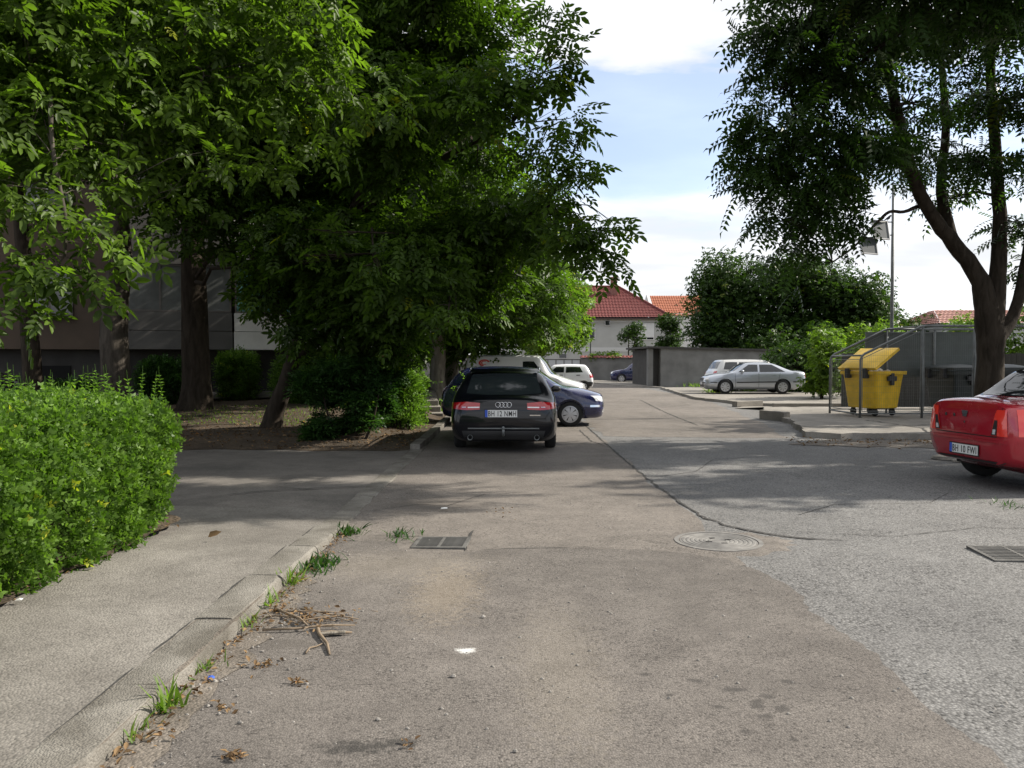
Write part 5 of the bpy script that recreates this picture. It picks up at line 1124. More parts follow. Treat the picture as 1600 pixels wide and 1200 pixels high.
def resamp(pts, n):
    pts = np.array(pts, float); s = np.concatenate([[0], np.cumsum(np.linalg.norm(np.diff(pts, axis=0), axis=1))]); t = np.linspace(0, s[-1], n)
    return np.stack([np.interp(t, s, pts[:, k]) for k in range(2)], -1)
class Car:
    def __init__(s, name, label, loc, az, S, paintm, cat='car', group=None, z=0.0):
        s.S = S; s.root = empty(name, (loc[0], loc[1], z), -R(az), label, cat, group); s.paint = paintm
        raw = car_body(S); s.bvh = BVHTree.FromPolygons([v.co[:] for v in raw.vertices], [tuple(p.vertices) for p in raw.polygons])
        me = arches(raw, S); me.name = 'body'
        me.polygons.foreach_set('use_smooth', [True] * len(me.polygons)); me.set_sharp_from_angle(angle=R(32))
        me.materials.clear(); s.body = link('body', me, paintm, s.root)
        s.Y = lambda d: S['L'] / 2 - d
        for yy in (s.Y(S['fo']), s.Y(S['fo'] + S['wb'])):
            for sg in (-1, 1): s.wheel(yy, sg)
        # dark wheel-house liners and sump tray
        mb = MB(); hw = S['W'] / 2
        for yy in (s.Y(S['fo']), s.Y(S['fo'] + S['wb'])):
            for sg in (-1, 1):
                r_ = S['wr'] + .05; n = 18; vs = []
                for k in range(n + 1):
                    a = -.35 + (PI + .7) * k / n; cy, cz = r_ * math.cos(a), r_ * math.sin(a) + S['wr'] + .01
                    vs += [(sg * (hw - .04), yy + cy, cz), (sg * (hw - .295), yy + cy, cz)]
                mb.add(vs, [(2 * k, 2 * k + 1, 2 * k + 3, 2 * k + 2) for k in range(n)])
        mb.build('wheel_liner', M_['black'], s.root)
    def wheel(s, yy, sg):
        S = s.S; r_ = S['wr']; w_ = .195; hw = S['W'] / 2; xo = sg * (hw - .015); xi = sg * (hw - .015 - w_)
        wh = bpy.data.objects.new('wheel', None); COL.objects.link(wh); wh.parent = s.root; wh.location = (0, yy, r_)
        k = sg
        mb = MB(); rr0 = r_ * .66
        mb.lathe([(rr0, xi), (r_ * .9, xi), (r_ * .98, xi + k * .02), (r_, xi + k * .05), (r_, xo - k * .05), (r_ * .98, xo - k * .02), (r_ * .9, xo), (rr0, xo - k * .01), (rr0, xi)], 36, 'X')
        mb.build('tyre', M_['tyre'], wh, smooth=True, ang=50)
        mb = MB(); mb.lathe([(0, xo - k * .06), (rr0 * .98, xo - k * .06)], 24, 'X'); mb.lathe([(0, xi + k * .05), (rr0 * .98, xi + k * .05)], 24, 'X'); mb.build('brake_disc', M_['seam'], wh)
        mb = MB(); mb.lathe([(rr0 * 1.0, xo - k * .05), (rr0 * 1.02, xo - k * .008), (rr0 * .93, xo - k * .006), (rr0 * .84, xo - k * .03)], 36, 'X')
        mb.lathe([(0, xo - k * .004), (rr0 * .22, xo - k * .004), (rr0 * .3, xo - k * .02), (rr0 * .3, xo - k * .05)], 24, 'X')
        ns = S.get('spokes', 7)
        for j in range(ns):
            a = 2 * PI * j / ns + .2; da = PI / ns * S.get('spoke_w', .66)
            p = []
            for rad, f in ((rr0 * .26, 1.5), (rr0 * .9, 1.0)):
                for q in (-1, 1): p.append((rad, a + q * da * f * (.8 if rad < rr0 * .5 else 1)))
            vs = [(xo - k * (.012 if rad < rr0 * .5 else .016), rad * math.cos(t), rad * math.sin(t)) for rad, t in p] + [(xo - k * .045, rad * math.cos(t), rad * math.sin(t)) for rad, t in p]
            mb.add(vs, [(0, 1, 3, 2), (0, 4, 5, 1), (1, 5, 7, 3), (2, 3, 7, 6), (0, 2, 6, 4)])
        mb.build('rim', S.get('rimm', M_['rim']), wh, smooth=True, ang=30)
    def ray(s, o, d):
        h = s.bvh.ray_cast(Vector(o), Vector(d)); return h[0], h[1]
    def patch(s, name, mat, bot, top, mode, off=.004, rows=5, n=14, parent=None):
        """a panel laid on the body: mode 'L','R' sides in (y,z), 'F','B' ends in (x,z), 'T' top in (x,y)"""
        b = resamp(bot, n); t = resamp(top, n); vs = []; fs = []
        o_ = {'L': (-1, 0, 0), 'R': (1, 0, 0), 'F': (0, 1, 0), 'B': (0, -1, 0), 'T': (0, 0, 1)}[mode]; o_ = Vector(o_)
        last = None
        for r_ in range(rows + 1):
            for k in range(n):
                p = b[k] + (t[k] - b[k]) * r_ / rows
                org = Vector((0, p[0], p[1])) + o_ * 4 if mode in 'LR' else (Vector((p[0], 0, p[1])) + o_ * 4 if mode in 'FB' else Vector((p[0], p[1], 0)) + o_ * 4)
                h, nn = s.ray(org, -o_)
                if h is None: h = (last if last else org - o_ * 3.2); h = Vector((p[0], h.y, p[1])) if mode in 'FB' else h
                else:
                    if nn.dot(o_) < 0: nn = -nn
                    h = h + (nn * .6 + o_ * .4).normalized() * off
                last = h; vs.append(h)
        fs = [(r_ * n + k, r_ * n + k + 1, (r_ + 1) * n + k + 1, (r_ + 1) * n + k) for r_ in range(rows) for k in range(n - 1)]
        mb = MB(); mb.add(vs, fs); me = mb.mesh(name, True)
        bm = bmesh.new(); bm.from_mesh(me); bmesh.ops.recalc_face_normals(bm, faces=bm.faces[:])
        if bm.faces and sum((f.normal.dot(o_) for f in bm.faces)) < 0: bmesh.ops.reverse_faces(bm, faces=bm.faces[:])
        bm.to_mesh(me); bm.free()
        return link(name, me, mat, parent or s.root)
    def line(s, pts, mode, wd=.008, mat=None, off=.0025, name='panel_gap', parent=None):
        p = resamp(pts, 16); d = p[-1] - p[0]; nn = np.array((-d[1], d[0])); nn = nn / (np.linalg.norm(nn) + 1e-9) * wd / 2
        return s.patch(name, mat or M_['seam'], p - nn, p + nn, mode, off, 1, 16, parent)
    def glazing(s, win, zt=None, side_mat=None, pillars=True):
        S = s.S; g = side_mat or M_['glass']
        for md in 'LR':
            for (b0, b1, t0, t1) in win:
                zb0 = S['belt'] + .03; ztop = (zt or S['H'] - .15)
                q = lambda d, z: (s.Y(d), z)
                s.patch('side_window', g, [q(b0, zb0), q(b1, zb0 + .015)], [q(t0, ztop - .005), q((t0 + t1) / 2, ztop), q(t1, ztop - .01)], md, .005, 6, 10)
    def screen(s):
        S = s.S; hw = S['W'] / 2; z0, z1 = S['hc'] + .05, S['H'] - .075
        s.patch('windscreen', M_['glass'], [(-hw * .74, z0), (0, z0 - .01), (hw * .74, z0)], [(-hw * .6, z1 - .02), (0, z1 + .005), (hw * .6, z1 - .02)], 'F', .005, 6, 16)
    def mirror(s, mat):
        S = s.S
        for sg in (-1, 1):
            mb = MB(); c = Vector((sg * (S['W'] / 2 + .07), s.Y(S['cowl'] + .42), S['belt'] + .07))
            mb.lathe([(0, -.05), (.06, -.045), (.085, -.01), (.085, .03), (.07, .05), (0, .05)], 12, 'Y'); mb.v = [(x * 1.25 + c.x, y + c.y, z * .85 + c.z) for x, y, z in mb.v]
            mb.box((sg * (S['W'] / 2 - .03), c.y + .01, c.z - .04), (.14, .04, .04)); mb.build('mirror', mat, s.root, smooth=True, ang=45)
    def plate(s, end, text, x0, z, wd=.5, hh=.11, slots=True):
        o_ = 1 if end == 'F' else -1
        h, _ = s.ray((x0, 4 * o_, z), (0, -o_, 0)); yy = h.y + o_ * .012 if h else s.S['L'] / 2 * o_
        mb = MB(); mb.bbox((x0 - wd / 2 - .012, yy - .004, z - hh / 2 - .012), (x0 + wd / 2 + .012, yy + .004, z + hh / 2 + .012)); holder = mb.build('number_plate', M_['black'], s.root)
        f = yy + o_ * .006
        mb = MB(); mb.bbox((x0 - wd / 2, f - .002, z - hh / 2), (x0 + wd / 2, f + .002, z + hh / 2)); mb.build('plate_face', M_['plate'], holder)
        xb = x0 - wd / 2 if end == 'B' else x0 + wd / 2 - .045
        mb = MB(); mb.bbox((xb, f + o_ * .0005 - .003, z - hh / 2), (xb + .045, f + o_ * .0005 + .003, z + hh / 2)); mb.build('country_band', M_['eu'], holder)
        if text:
            t = text_mesh(text, .125, .0008); w0 = max(v.co.x for v in t.vertices) - min(v.co.x for v in t.vertices); h0 = max(v.co.y for v in t.vertices)
            mn = min(v.co.x for v in t.vertices); sx = (wd - .075) / w0; sy = hh * .74 / h0
            for v in t.vertices: v.co = ((v.co.x - mn) * sx, v.co.y * sy, v.co.z)
            l = link('lettering', t, M_['ink'], holder, (x0 - wd / 2 + .055, f - .0035, z - hh * .37)); l.rotation_euler = (PI / 2, 0, 0)
        return holder
    def handles(s, ds, mat):
        for md, sg in (('L', -1), ('R', 1)):
            for d in ds: s.patch('door_handle', mat, [(s.Y(d), s.S['belt'] - .12), (s.Y(d + .2), s.S['belt'] - .115)], [(s.Y(d), s.S['belt'] - .085), (s.Y(d + .2), s.S['belt'] - .08)], md, .022, 1, 4)
def text_mesh(txt, size, ext):
    cu = bpy.data.curves.new('t', 'FONT'); cu.body = txt; cu.size = size; cu.extrude = ext; cu.space_character = 1.12; cu.offset = .0012
    o = bpy.data.objects.new('tmp_t', cu); COL.objects.link(o)
    me = bpy.data.meshes.new_from_object(o.evaluated_get(bpy.context.evaluated_depsgraph_get())); bpy.data.objects.remove(o); me.name = 'lettering'; me.materials.clear(); return me

# --- black estate, seen from behind
S = dict(kind='wagon', L=4.92, W=1.86, H=1.44, hf=.74, hc=.95, belt=.93, cowl=1.35, rf=2.05, rr=4.30, rb=4.72, deck=.99, wr=.325, fo=.93, wb=2.84, tw=.70, spokes=7)
blk = paint('black_car_paint', (0.004, 0.0045, 0.007), 0.0, 0.3, 0.0, 0.7, 0.15)
A = Car('parked_estate_car', 'black estate car parked at the kerb with its back to the viewer', (-0.10, 15.75), 1.0, S, blk)
A.screen(); A.glazing([(1.75, 2.6, 2.2, 2.62), (2.66, 3.5, 2.68, 3.45), (3.58, 4.3, 3.52, 4.1)]); A.mirror(blk); A.handles((2.3, 3.2), blk)
A.patch('rear_window', M_['tintglass'], [(-.64, 1.02), (-.3, .995), (.3, .995), (.64, 1.02)], [(-.55, 1.335), (-.2, 1.355), (.2, 1.355), (.55, 1.335)], 'B', .006, 8, 20)
A.patch('roof_spoiler', blk, [(-.58, 1.345), (0, 1.362), (.58, 1.345)], [(-.57, 1.385), (0, 1.405), (.57, 1.385)], 'B', .07, 2, 16)
for s_ in (-1, 1):
    e = lambda x: s_ * x
    tl_ = A.patch('taillight', M_['red'], [(e(.40), .755), (e(.62), .745), (e(.86), .765)], [(e(.395), .865), (e(.62), .885), (e(.845), .865)], 'B', .006, 4, 14)
    A.patch('reverse_lamp', M_['lamp'], [(e(.405), .785), (e(.60), .782)], [(e(.402), .802), (e(.60), .80)], 'B', .011, 1, 8, tl_)
    A.patch('indicator_strip', M_['lamp'], [(e(.63), .79), (e(.70), .79)], [(e(.63), .80), (e(.70), .80)], 'B', .011, 1, 6, tl_)
    A.patch('side_taillight', M_['red'], [(A.Y(4.55), .77), (A.Y(4.74), .77)], [(A.Y(4.56), .86), (A.Y(4.72), .86)], 'R' if s_ > 0 else 'L', .006, 2, 6)
    mb = MB(); mb.tube([(e(.60), A.Y(2.1), 1.41), (e(.62), A.Y(2.3), 1.455), (e(.62), A.Y(4.0), 1.45), (e(.60), A.Y(4.25), 1.40)], .014, 8); mb.build('roof_rail', M_['chrome'], A.root, smooth=True)
    mb = MB(); mb.lathe([(.045, -2.50), (.045, -2.36), (.036, -2.36), (.036, -2.495), (.045, -2.50)], 16, 'Y', (e(.56), 0, .29)); mb.build('exhaust_pipe', M_['steel'], A.root, smooth=True, ang=40)
A.line([(-.72, .60), (.72, .60)], 'B', .014); A.line([(-.60, .44), (.60, .44)], 'B', .02, M_['steel'], .006, 'bumper_trim')
A.line([(-.78, .72), (-.70, .61)], 'B', .008); A.line([(.78, .72), (.70, .61)], 'B', .008)
A.patch('bumper_lower', M_['black'], [(-.66, .26), (.66, .26)], [(-.70, .40), (.70, .40)], 'B', .01, 3, 12)
A.line([(.44, .66), (.62, .66)], 'B', .018, M_['chrome'], .006, 'model_badge')
A.plate('B', 'BH 12 NMH', -.04, .69, .54, .12)
hh_, _ = A.ray((0, -4, .84), (0, 1, 0))
em = MB()
for k in range(4):
    ring = [(.042 * math.cos(a), 0, .042 * math.sin(a)) for a in np.linspace(0, 2 * PI, 25)]
    em.tube([((k - 1.5) * .062 + x, hh_.y - .012, .835 + z) for x, _, z in ring], .0065, 6, False)
em.build('emblem', M_['chrome'], A.root, smooth=True)
mb = MB(); mb.tube([(0, -2.3, .34), (0, -2.52, .33), (0, -2.55, .36), (0, -2.55, .44)], .022, 8); mb.lathe([(0, .42), (.022, .43), (.03, .45), (.022, .475), (0, .485)], 10, 'Z', (0, -2.55, 0)); mb.build('tow_bar', M_['steel'], A.root, smooth=True)
mb = MB(); mb.tube([(0, A.Y(4.05), 1.42), (0, A.Y(4.09), 1.46), (0, A.Y(4.15), 1.47)], [.02, .012, .006], 6); mb.build('antenna', M_['black'], A.root)
mb = MB(); mb.tube([(0, A.Y(4.70), .985), (.06, A.Y(4.66), 1.05), (.34, A.Y(4.63), 1.06)], [.014, .01, .007], 6); mb.build('wiper', M_['black'], A.root)

# --- dark blue hatchback across the road edge
S = dict(kind='hatch', L=3.97, W=1.65, H=1.45, hf=.76, hc=.98, belt=.95, cowl=1.12, rf=1.78, rr=3.35, rb=3.82, deck=.98, wr=.30, fo=.80, wb=2.46, tw=.70, spokes=7, spoke_w=.8)
nav = paint('navy_car_paint', (0.010, 0.014, 0.075), 0.2, 0.22, 0.1)
F = Car('parked_hatchback', 'dark blue hatchback parked crosswise just beyond the black estate car', (0.30, 19.95), 96, S, nav)
F.screen(); F.glazing([(1.42, 2.2, 1.82, 2.22), (2.27, 3.0, 2.29, 2.95), (3.08, 3.5, 3.03, 3.3)]); F.mirror(M_['black']); F.handles((2.0, 2.85), nav)
F.patch('rear_window', M_['glass'], [(-.55, 1.03), (.55, 1.03)], [(-.48, 1.33), (.48, 1.33)], 'B', .006, 5, 12)
for s_ in (-1, 1):
    F.patch('headlight', M_['lamp'], [(s_ * .42, .60), (s_ * .60, .60), (s_ * .735, .62)], [(s_ * .40, .70), (s_ * .58, .735), (s_ * .72, .745)], 'F', .008, 4, 12)
    F.patch('fog_light', M_['lamp'], [(s_ * .46, .34), (s_ * .6, .34)], [(s_ * .46, .43), (s_ * .6, .43)], 'F', .008, 2, 6)
    F.patch('taillight', M_['red'], [(s_ * .5, .72), (s_ * .70, .72)], [(s_ * .5, .96), (s_ * .66, .96)], 'B', .008, 4, 6)
    md = 'R' if s_ > 0 else 'L'
    F.line([(F.Y(1.2), .93), (F.Y(1.25), .3)], md); F.line([(F.Y(2.24), .95), (F.Y(2.24), .3)], md)
    F.line([(F.Y(.08), .50), (F.Y(.32), .50)], md, .05, M_['chrome'], .006, 'bumper_trim')
F.patch('grille', M_['black'], [(-.34, .58), (.34, .58)], [(-.36, .70), (.36, .70)], 'F', .008, 2, 8)
F.line([(-.62, .50), (.62, .50)], 'F', .05, M_['black'], .008, 'bumper_trim')

# --- red saloon on the right
S = dict(kind='sedan', L=4.25, W=1.74, H=1.52, hf=.80, hc=1.02, belt=1.0, cowl=1.15, rf=1.80, rr=3.05, rb=3.72, deck=1.08, deck_end=1.07, wr=.305, fo=.80, wb=2.63, tw=.69, spokes=6)
redp = paint('red_car_paint', (0.36, 0.008, 0.022), 0.15, 0.25, 0.06)
Lg = Car('parked_saloon', 'dark red saloon parked at the right edge showing its boot', (7.82, 10.2), 84, S, redp)
Lg.screen(); Lg.glazing([(1.5, 2.25, 1.9, 2.28), (2.34, 3.15, 2.36, 2.98)]); Lg.mirror(redp); Lg.handles((2.05, 2.9), redp)
Lg.patch('rear_window', M_['glass'], [(-.60, 3.62), (0, 3.70), (.60, 3.62)] and [(-.60, Lg.Y(3.62)), (0, Lg.Y(3.68)), (.60, Lg.Y(3.62))], [(-.52, Lg.Y(3.08)), (0, Lg.Y(3.05)), (.52, Lg.Y(3.08))], 'T', .006, 7, 14)
for s_ in (-1, 1):
    tl_ = Lg.patch('taillight', M_['brightred'], [(s_ * .47, .67), (s_ * .72, .67)], [(s_ * .54, .98), (s_ * .68, .985)], 'B', .007, 6, 10)
    Lg.patch('dark_lens', M_['black'], [(s_ * .475, .675), (s_ * .57, .675)], [(s_ * .53, .86), (s_ * .58, .86)], 'B', .010, 3, 5, tl_)
    Lg.patch('reverse_lamp', M_['lamp'], [(s_ * .50, .69), (s_ * .55, .69)], [(s_ * .51, .75), (s_ * .555, .75)], 'B', .014, 3, 4, tl_)
    md = 'R' if s_ > 0 else 'L'
    Lg.patch('side_taillight', M_['brightred'], [(Lg.Y(3.98), .68), (Lg.Y(4.16), .68)], [(Lg.Y(4.0), 1.0), (Lg.Y(4.14), .99)], md, .007, 4, 6)
    Lg.line([(Lg.Y(2.31), .98), (Lg.Y(2.31), .3)], md)
    Lg.patch('headlight', M_['lamp'], [(s_ * .42, .62), (s_ * .72, .64)], [(s_ * .42, .76), (s_ * .70, .77)], 'F', .008, 3, 8)
Lg.line([(-.56, .655), (.56, .655)], 'B', .012); Lg.line([(-.56, .66), (-.62, 1.03)], 'B', .008); Lg.line([(.56, .66), (.62, 1.03)], 'B', .008)
Lg.line([(-.80, .60), (.80, .60)], 'B', .03, redp, .014, 'bumper_ledge')
Lg.patch('emblem', M_['chrome'], [(-.035, .87), (.035, .87)], [(-.06, .945), (.06, .945)], 'B', .01, 1, 4)
Lg.patch('boot_lock', M_['chrome'], [(-.015, .79), (.015, .79)], [(-.015, .815), (.015, .815)], 'B', .01, 1, 3)
for x in (-.2, -.36): Lg.patch('badge_letter', M_['chrome'], [(x - .02, .865), (x + .02, .865)], [(x - .02, .90), (x + .02, .90)], 'B', .008, 1, 3)
Lg.plate('B', 'BH 10 FWI', 0, .46, .52, .115)
Lg.patch('bumper_lower', M_['black'], [(-.60, .33), (.60, .33)], [(-.66, .36), (.66, .36)], 'B', .008, 2, 10)

# --- silver saloon on the slab
S = dict(kind='sedan', L=4.57, W=1.77, H=1.46, hf=.76, hc=.98, belt=.96, cowl=1.25, rf=1.95, rr=2.95, rb=4.08, deck=1.04, deck_end=1.01, wr=.315, fo=.92, wb=2.58, tw=.68, spokes=8, spoke_w=.75)
sil = paint('silver_car_paint', (0.42, 0.45, 0.50), 0.55, 0.3, 0.08)
O = Car('parked_saloon', 'silver saloon parked side-on in front of the dark trees', (11.15, 37.0), -87, S, sil, z=.11)
O.screen(); O.glazing([(1.50, 2.38, 2.0, 2.40), (2.46, 3.62, 2.48, 3.05)], 1.335); O.mirror(sil); O.handles((2.1, 3.0), sil)
O.patch('rear_window', M_['glass'], [(-.56, O.Y(4.1)), (.56, O.Y(4.1))], [(-.5, O.Y(3.2)), (.5, O.Y(3.2))], 'T', .006, 5, 10)
for s_ in (-1, 1):
    md = 'R' if s_ > 0 else 'L'
    O.line([(O.Y(1.42), .52), (O.Y(3.35), .55)], md, .05, M_['black'], .008, 'side_moulding'); O.line([(O.Y(.25), .52), (O.Y(.55), .52)], md, .04, M_['black'], .008, 'side_moulding'); O.line([(O.Y(3.95), .55), (O.Y(4.4), .55)], md, .045, M_['black'], .008, 'side_moulding')
    O.line([(O.Y(1.36), .94), (O.Y(1.38), .3)], md, .012); O.line([(O.Y(2.42), .95), (O.Y(2.42), .3)], md, .012); O.line([(O.Y(3.38), .95), (O.Y(3.3), .6)], md, .012)
    O.patch('headlight', M_['lamp'], [(s_ * .44, .60), (s_ * .78, .62)], [(s_ * .42, .72), (s_ * .75, .73)], 'F', .008, 3, 10)
    O.patch('taillight', M_['red'], [(s_ * .5, .74), (s_ * .78, .74)], [(s_ * .5, .96), (s_ * .72, .96)], 'B', .008, 3, 8)
O.patch('grille', M_['black'], [(-.34, .58), (.34, .58)], [(-.38, .71), (.38, .71)], 'F', .008, 2, 8); O.patch('lower_grille', M_['black'], [(-.5, .30), (.5, .30)], [(-.52, .42), (.52, .42)], 'F', .008, 2, 8)
O.line([(-.7, .50), (.7, .50)], 'F', .045, M_['black'], .008, 'bumper_trim')
O.plate('F', None, 0, .46)
# --- pale people carrier behind it
S = dict(kind='wagon', L=4.5, W=1.78, H=1.60, hf=.86, hc=1.08, belt=1.04, cowl=1.1, rf=1.8, rr=3.95, rb=4.35, deck=1.05, wr=.315, fo=.88, wb=2.7, tw=.72)
V = Car('people_carrier', 'pale silver people carrier half hidden behind the silver saloon', (12.2, 40.4), 84, S, paint('pale_silver_paint', (0.55, 0.55, 0.54), 0.3, 0.35, .1), z=.11)
V.screen(); V.glazing([(1.5, 2.3, 1.9, 2.32), (2.4, 3.25, 2.42, 3.2), (3.35, 4.05, 3.3, 3.9)]); V.mirror(V.paint)
V.patch('rear_window', M_['glass'], [(-.6, 1.12), (.6, 1.12)], [(-.53, 1.46), (.53, 1.46)], 'B', .006, 5, 10)
for s_ in (-1, 1): V.patch('taillight', M_['red'], [(s_ * .55, .84), (s_ * .8, .84)], [(s_ * .55, 1.0), (s_ * .76, 1.0)], 'B', .008, 3, 6)
# --- white van
S = dict(kind='wagon', L=4.05, W=1.68, H=1.81, hf=.84, hc=1.10, belt=1.06, cowl=.95, rf=1.55, rr=3.80, rb=3.97, deck=1.0, wr=.30, fo=.82, wb=2.6, tw=.80)
whp = paint('white_van_paint', (0.72, 0.73, 0.74), 0.0, 0.35, .08)
Vn = Car('delivery_van', 'white panel van with a red swirl mark on its side behind the blue hatchback', (0.42, 26.6), 100, S, whp, 'van')
Vn.screen(); Vn.mirror(M_['black']); Vn.glazing([(1.22, 1.95, 1.6, 1.97)], 1.58)
redg = plain('red_vinyl', (0.6, 0.05, 0.03), 0.4)
for md in 'LR':
    for (cx, cz, rad, a0, a1) in ((3.25, 1.53, .14, .3, 4.6), (3.25, 1.53, .08, 1.0, 5.5), (2.95, 1.42, .18, 3.6, 5.4)):
        pts = [(Vn.Y(cx - rad * 1.4 * math.cos(a)), cz + rad * .8 * math.sin(a)) for a in np.linspace(a0, a1, 14)]
        p = np.array(pts); inn = p + (np.array((Vn.Y(cx), cz)) - p) * .35
        Vn.patch('red_swirl', redg, inn, p, md, .005, 1, 14)
    Vn.line([(Vn.Y(2.05), 1.0), (Vn.Y(2.05), .3)], md); Vn.line([(Vn.Y(2.1), .95), (Vn.Y(3.6), .95)], md, .02)
for s_ in (-1, 1):
    Vn.patch('taillight', M_['red'], [(s_ * .66, .85), (s_ * .76, .85)], [(s_ * .66, 1.35), (s_ * .74, 1.35)], 'B', .008, 4, 4); Vn.patch('headlight', M_['lamp'], [(s_ * .42, .66), (s_ * .70, .68)], [(s_ * .42, .82), (s_ * .68, .82)], 'F', .008, 3, 8)
# --- small white hatchback
S = dict(kind='hatch', L=3.5, W=1.5, H=1.46, hf=.78, hc=1.0, belt=.97, cowl=.85, rf=1.5, rr=3.05, rb=3.38, deck=.98, wr=.265, fo=.65, wb=2.34, tw=.74)
Mz = Car('small_hatchback', 'little white five-door hatchback with its tail towards the road', (2.55, 42.4), -88, S, whp)
Mz.screen(); Mz.glazing([(1.2, 1.95, 1.55, 1.97), (2.05, 2.95, 2.07, 2.8)]); Mz.mirror(M_['black']); Mz.handles((1.7, 2.6), M_['black'])
Mz.patch('rear_window', M_['glass'], [(-.5, 1.03), (.5, 1.03)], [(-.46, 1.33), (.46, 1.33)], 'B', .006, 5, 10)
for s_ in (-1, 1):
    md = 'R' if s_ > 0 else 'L'
    Mz.patch('taillight', M_['red'], [(s_ * .52, .74), (s_ * .66, .74)], [(s_ * .52, .92), (s_ * .64, .92)], 'B', .008, 3, 5); Mz.patch('side_taillight', M_['red'], [(Mz.Y(3.3), .74), (Mz.Y(3.42), .74)], [(Mz.Y(3.3), .92), (Mz.Y(3.42), .92)], md, .007, 2, 4)
    Mz.patch('bumper_corner', M_['black'], [(Mz.Y(3.12), .28), (Mz.Y(3.47), .30)], [(Mz.Y(3.18), .52), (Mz.Y(3.47), .52)], md, .01, 3, 6); Mz.line([(Mz.Y(2.0), .96), (Mz.Y(2.0), .3)], md, .012)
# --- far dark car, far car with red lamps, black car behind the hedge
S = dict(kind='hatch', L=4.2, W=1.75, H=1.55, hf=.85, hc=1.05, belt=1.02, cowl=1.1, rf=1.75, rr=3.6, rb=4.05, deck=1.05, wr=.32, fo=.85, wb=2.6, tw=.7)
Fd = Car('parked_hatchback', 'far dark blue car in front of the garden wall', (9.6, 60.2), -80, S, nav)
Fd.screen(); Fd.glazing([(1.5, 2.25, 1.85, 2.28), (2.35, 3.2, 2.37, 3.05)]); Fd.mirror(nav)
for s_ in (-1, 1): Fd.patch('headlight', M_['lamp'], [(s_ * .45, .68), (s_ * .76, .70)], [(s_ * .45, .82), (s_ * .74, .83)], 'F', .008, 3, 8)
Fr = Car('parked_hatchback', 'far dark car with red rear lamps beside the garage corner', (9.85, 55.6), 8, S, paint('grey_car_paint', (0.06, 0.06, 0.065), 0.3, .3, .1))
Fr.patch('rear_window', M_['glass'], [(-.55, 1.1), (.55, 1.1)], [(-.5, 1.42), (.5, 1.42)], 'B', .006, 5, 10); Fr.glazing([(1.5, 2.25, 1.85, 2.28), (2.35, 3.2, 2.37, 3.05)]); Fr.screen()
for s_ in (-1, 1): Fr.patch('taillight', M_['red'], [(s_ * .58, .75), (s_ * .78, .75)], [(s_ * .58, 1.1), (s_ * .72, 1.1)], 'B', .008, 3, 5)
Fr.patch('bumper_panel', M_['plate'], [(-.26, .55), (.26, .55)], [(-.26, .66), (.26, .66)], 'B', .008, 1, 4)
S = dict(kind='sedan', L=4.4, W=1.75, H=1.43, hf=.76, hc=.97, belt=.95, cowl=1.2, rf=1.95, rr=3.1, rb=3.9, deck=1.03, wr=.31, fo=.88, wb=2.6, tw=.68)
Bk = Car('parked_saloon', 'black saloon half hidden behind the clipped hedge at the left edge', (-9.2, 13.2), 90, S, blk, z=.03)
Bk.screen(); Bk.glazing([(1.6, 2.35, 2.0, 2.38), (2.45, 3.3, 2.47, 3.1)]); Bk.mirror(blk)
for md in 'LR': Bk.line([(Bk.Y(1.5), 1.0), (Bk.Y(1.98), 1.36)], md, .03, M_['steel'], .012, 'window_trim')
# ------------------------------------------------------------------ small things on the ground
gk = 'weeds growing along the kerb'
def tuft(px, py, n, hgt, spread, label, seed, mat='grass', z=0.012, wid=.05):
    x, y = G(px, py, z); rng = np.random.default_rng(seed)
    root = empty('weed_tuft', (x, y, z), 0, label, 'weed', gk)
    V2 = np.array([(0, -.05, 0), (0, .05, 0), (.5, .042, -.05), (.5, -.042, -.05), (1, .006, -.22), (1, -.006, -.22)]); V2[:, 1] *= wid / .05; F = np.array([(0, 1, 2, 3), (3, 2, 4, 5)])
    P = np.stack([rng.normal(0, spread, n), rng.normal(0, spread * 1.6, n), np.zeros(n)], -1)
    leaf_mesh('foliage' if mat == 'shrub' or n > 80 else 'blades', M_[mat], root, P, rng.uniform(0, 6.28, n), -rng.uniform(.5, 1.45, n), rng.normal(0, .3, n), hgt * rng.uniform(.4, 1.1, n), (V2, F), rng)
    return root
tuft(262, 1108, 34, .17, .03, 'tall thin grass tuft at the kerb near the bottom left', 1)
tuft(212, 1150, 22, .10, .03, 'small grass tuft at the very bottom of the kerb', 2)
tuft(322, 1046, 26, .09, .03, 'low grass tuft by the blue scrap at the kerb', 3)
tuft(385, 978, 26, .10, .03, 'little grass tuft at the kerb left of the twig heap', 4)
tuft(425, 942, 34, .13, .035, 'grass tuft at the kerb just above the twig heap', 5)
tuft(455, 912, 40, .16, .03, 'pale green upright grass tuft below the dark clover', 6)
tuft(500, 885, 150, .10, .085, 'broad dark green weed clump against the kerb', 7, 'shrub', wid=.1)
tuft(545, 833, 90, .10, .06, 'dark weed clump where the kerb sinks into the driveway', 8, 'shrub', wid=.1)
tuft(628, 838, 70, .08, .07, 'dark weeds left of the drain grate', 9, 'shrub', wid=.1)
tuft(1580, 789, 60, .07, .12, 'dark flattened weed under the red car tail', 10, 'shrub', wid=.1)
for k, (px, py, n, s, lab) in enumerate(((1165, 611, 110, .22, 'bright grass clump by the front wheel of the silver car'), (1120, 613, 120, .3, 'grass growing before the nose of the silver car'), (990, 590, 160, .5, 'grass in front of the far dark cars'), (958, 590, 90, .3, 'far grass clump by the garden wall'), (1010, 588, 90, .4, 'grass by the corner of the garage'), (1090, 604, 90, .5, 'weeds along the foot of the garage wall'))):
    tuft(px, py, n, .32, s, lab, 20 + k, z=.1, wid=.08)
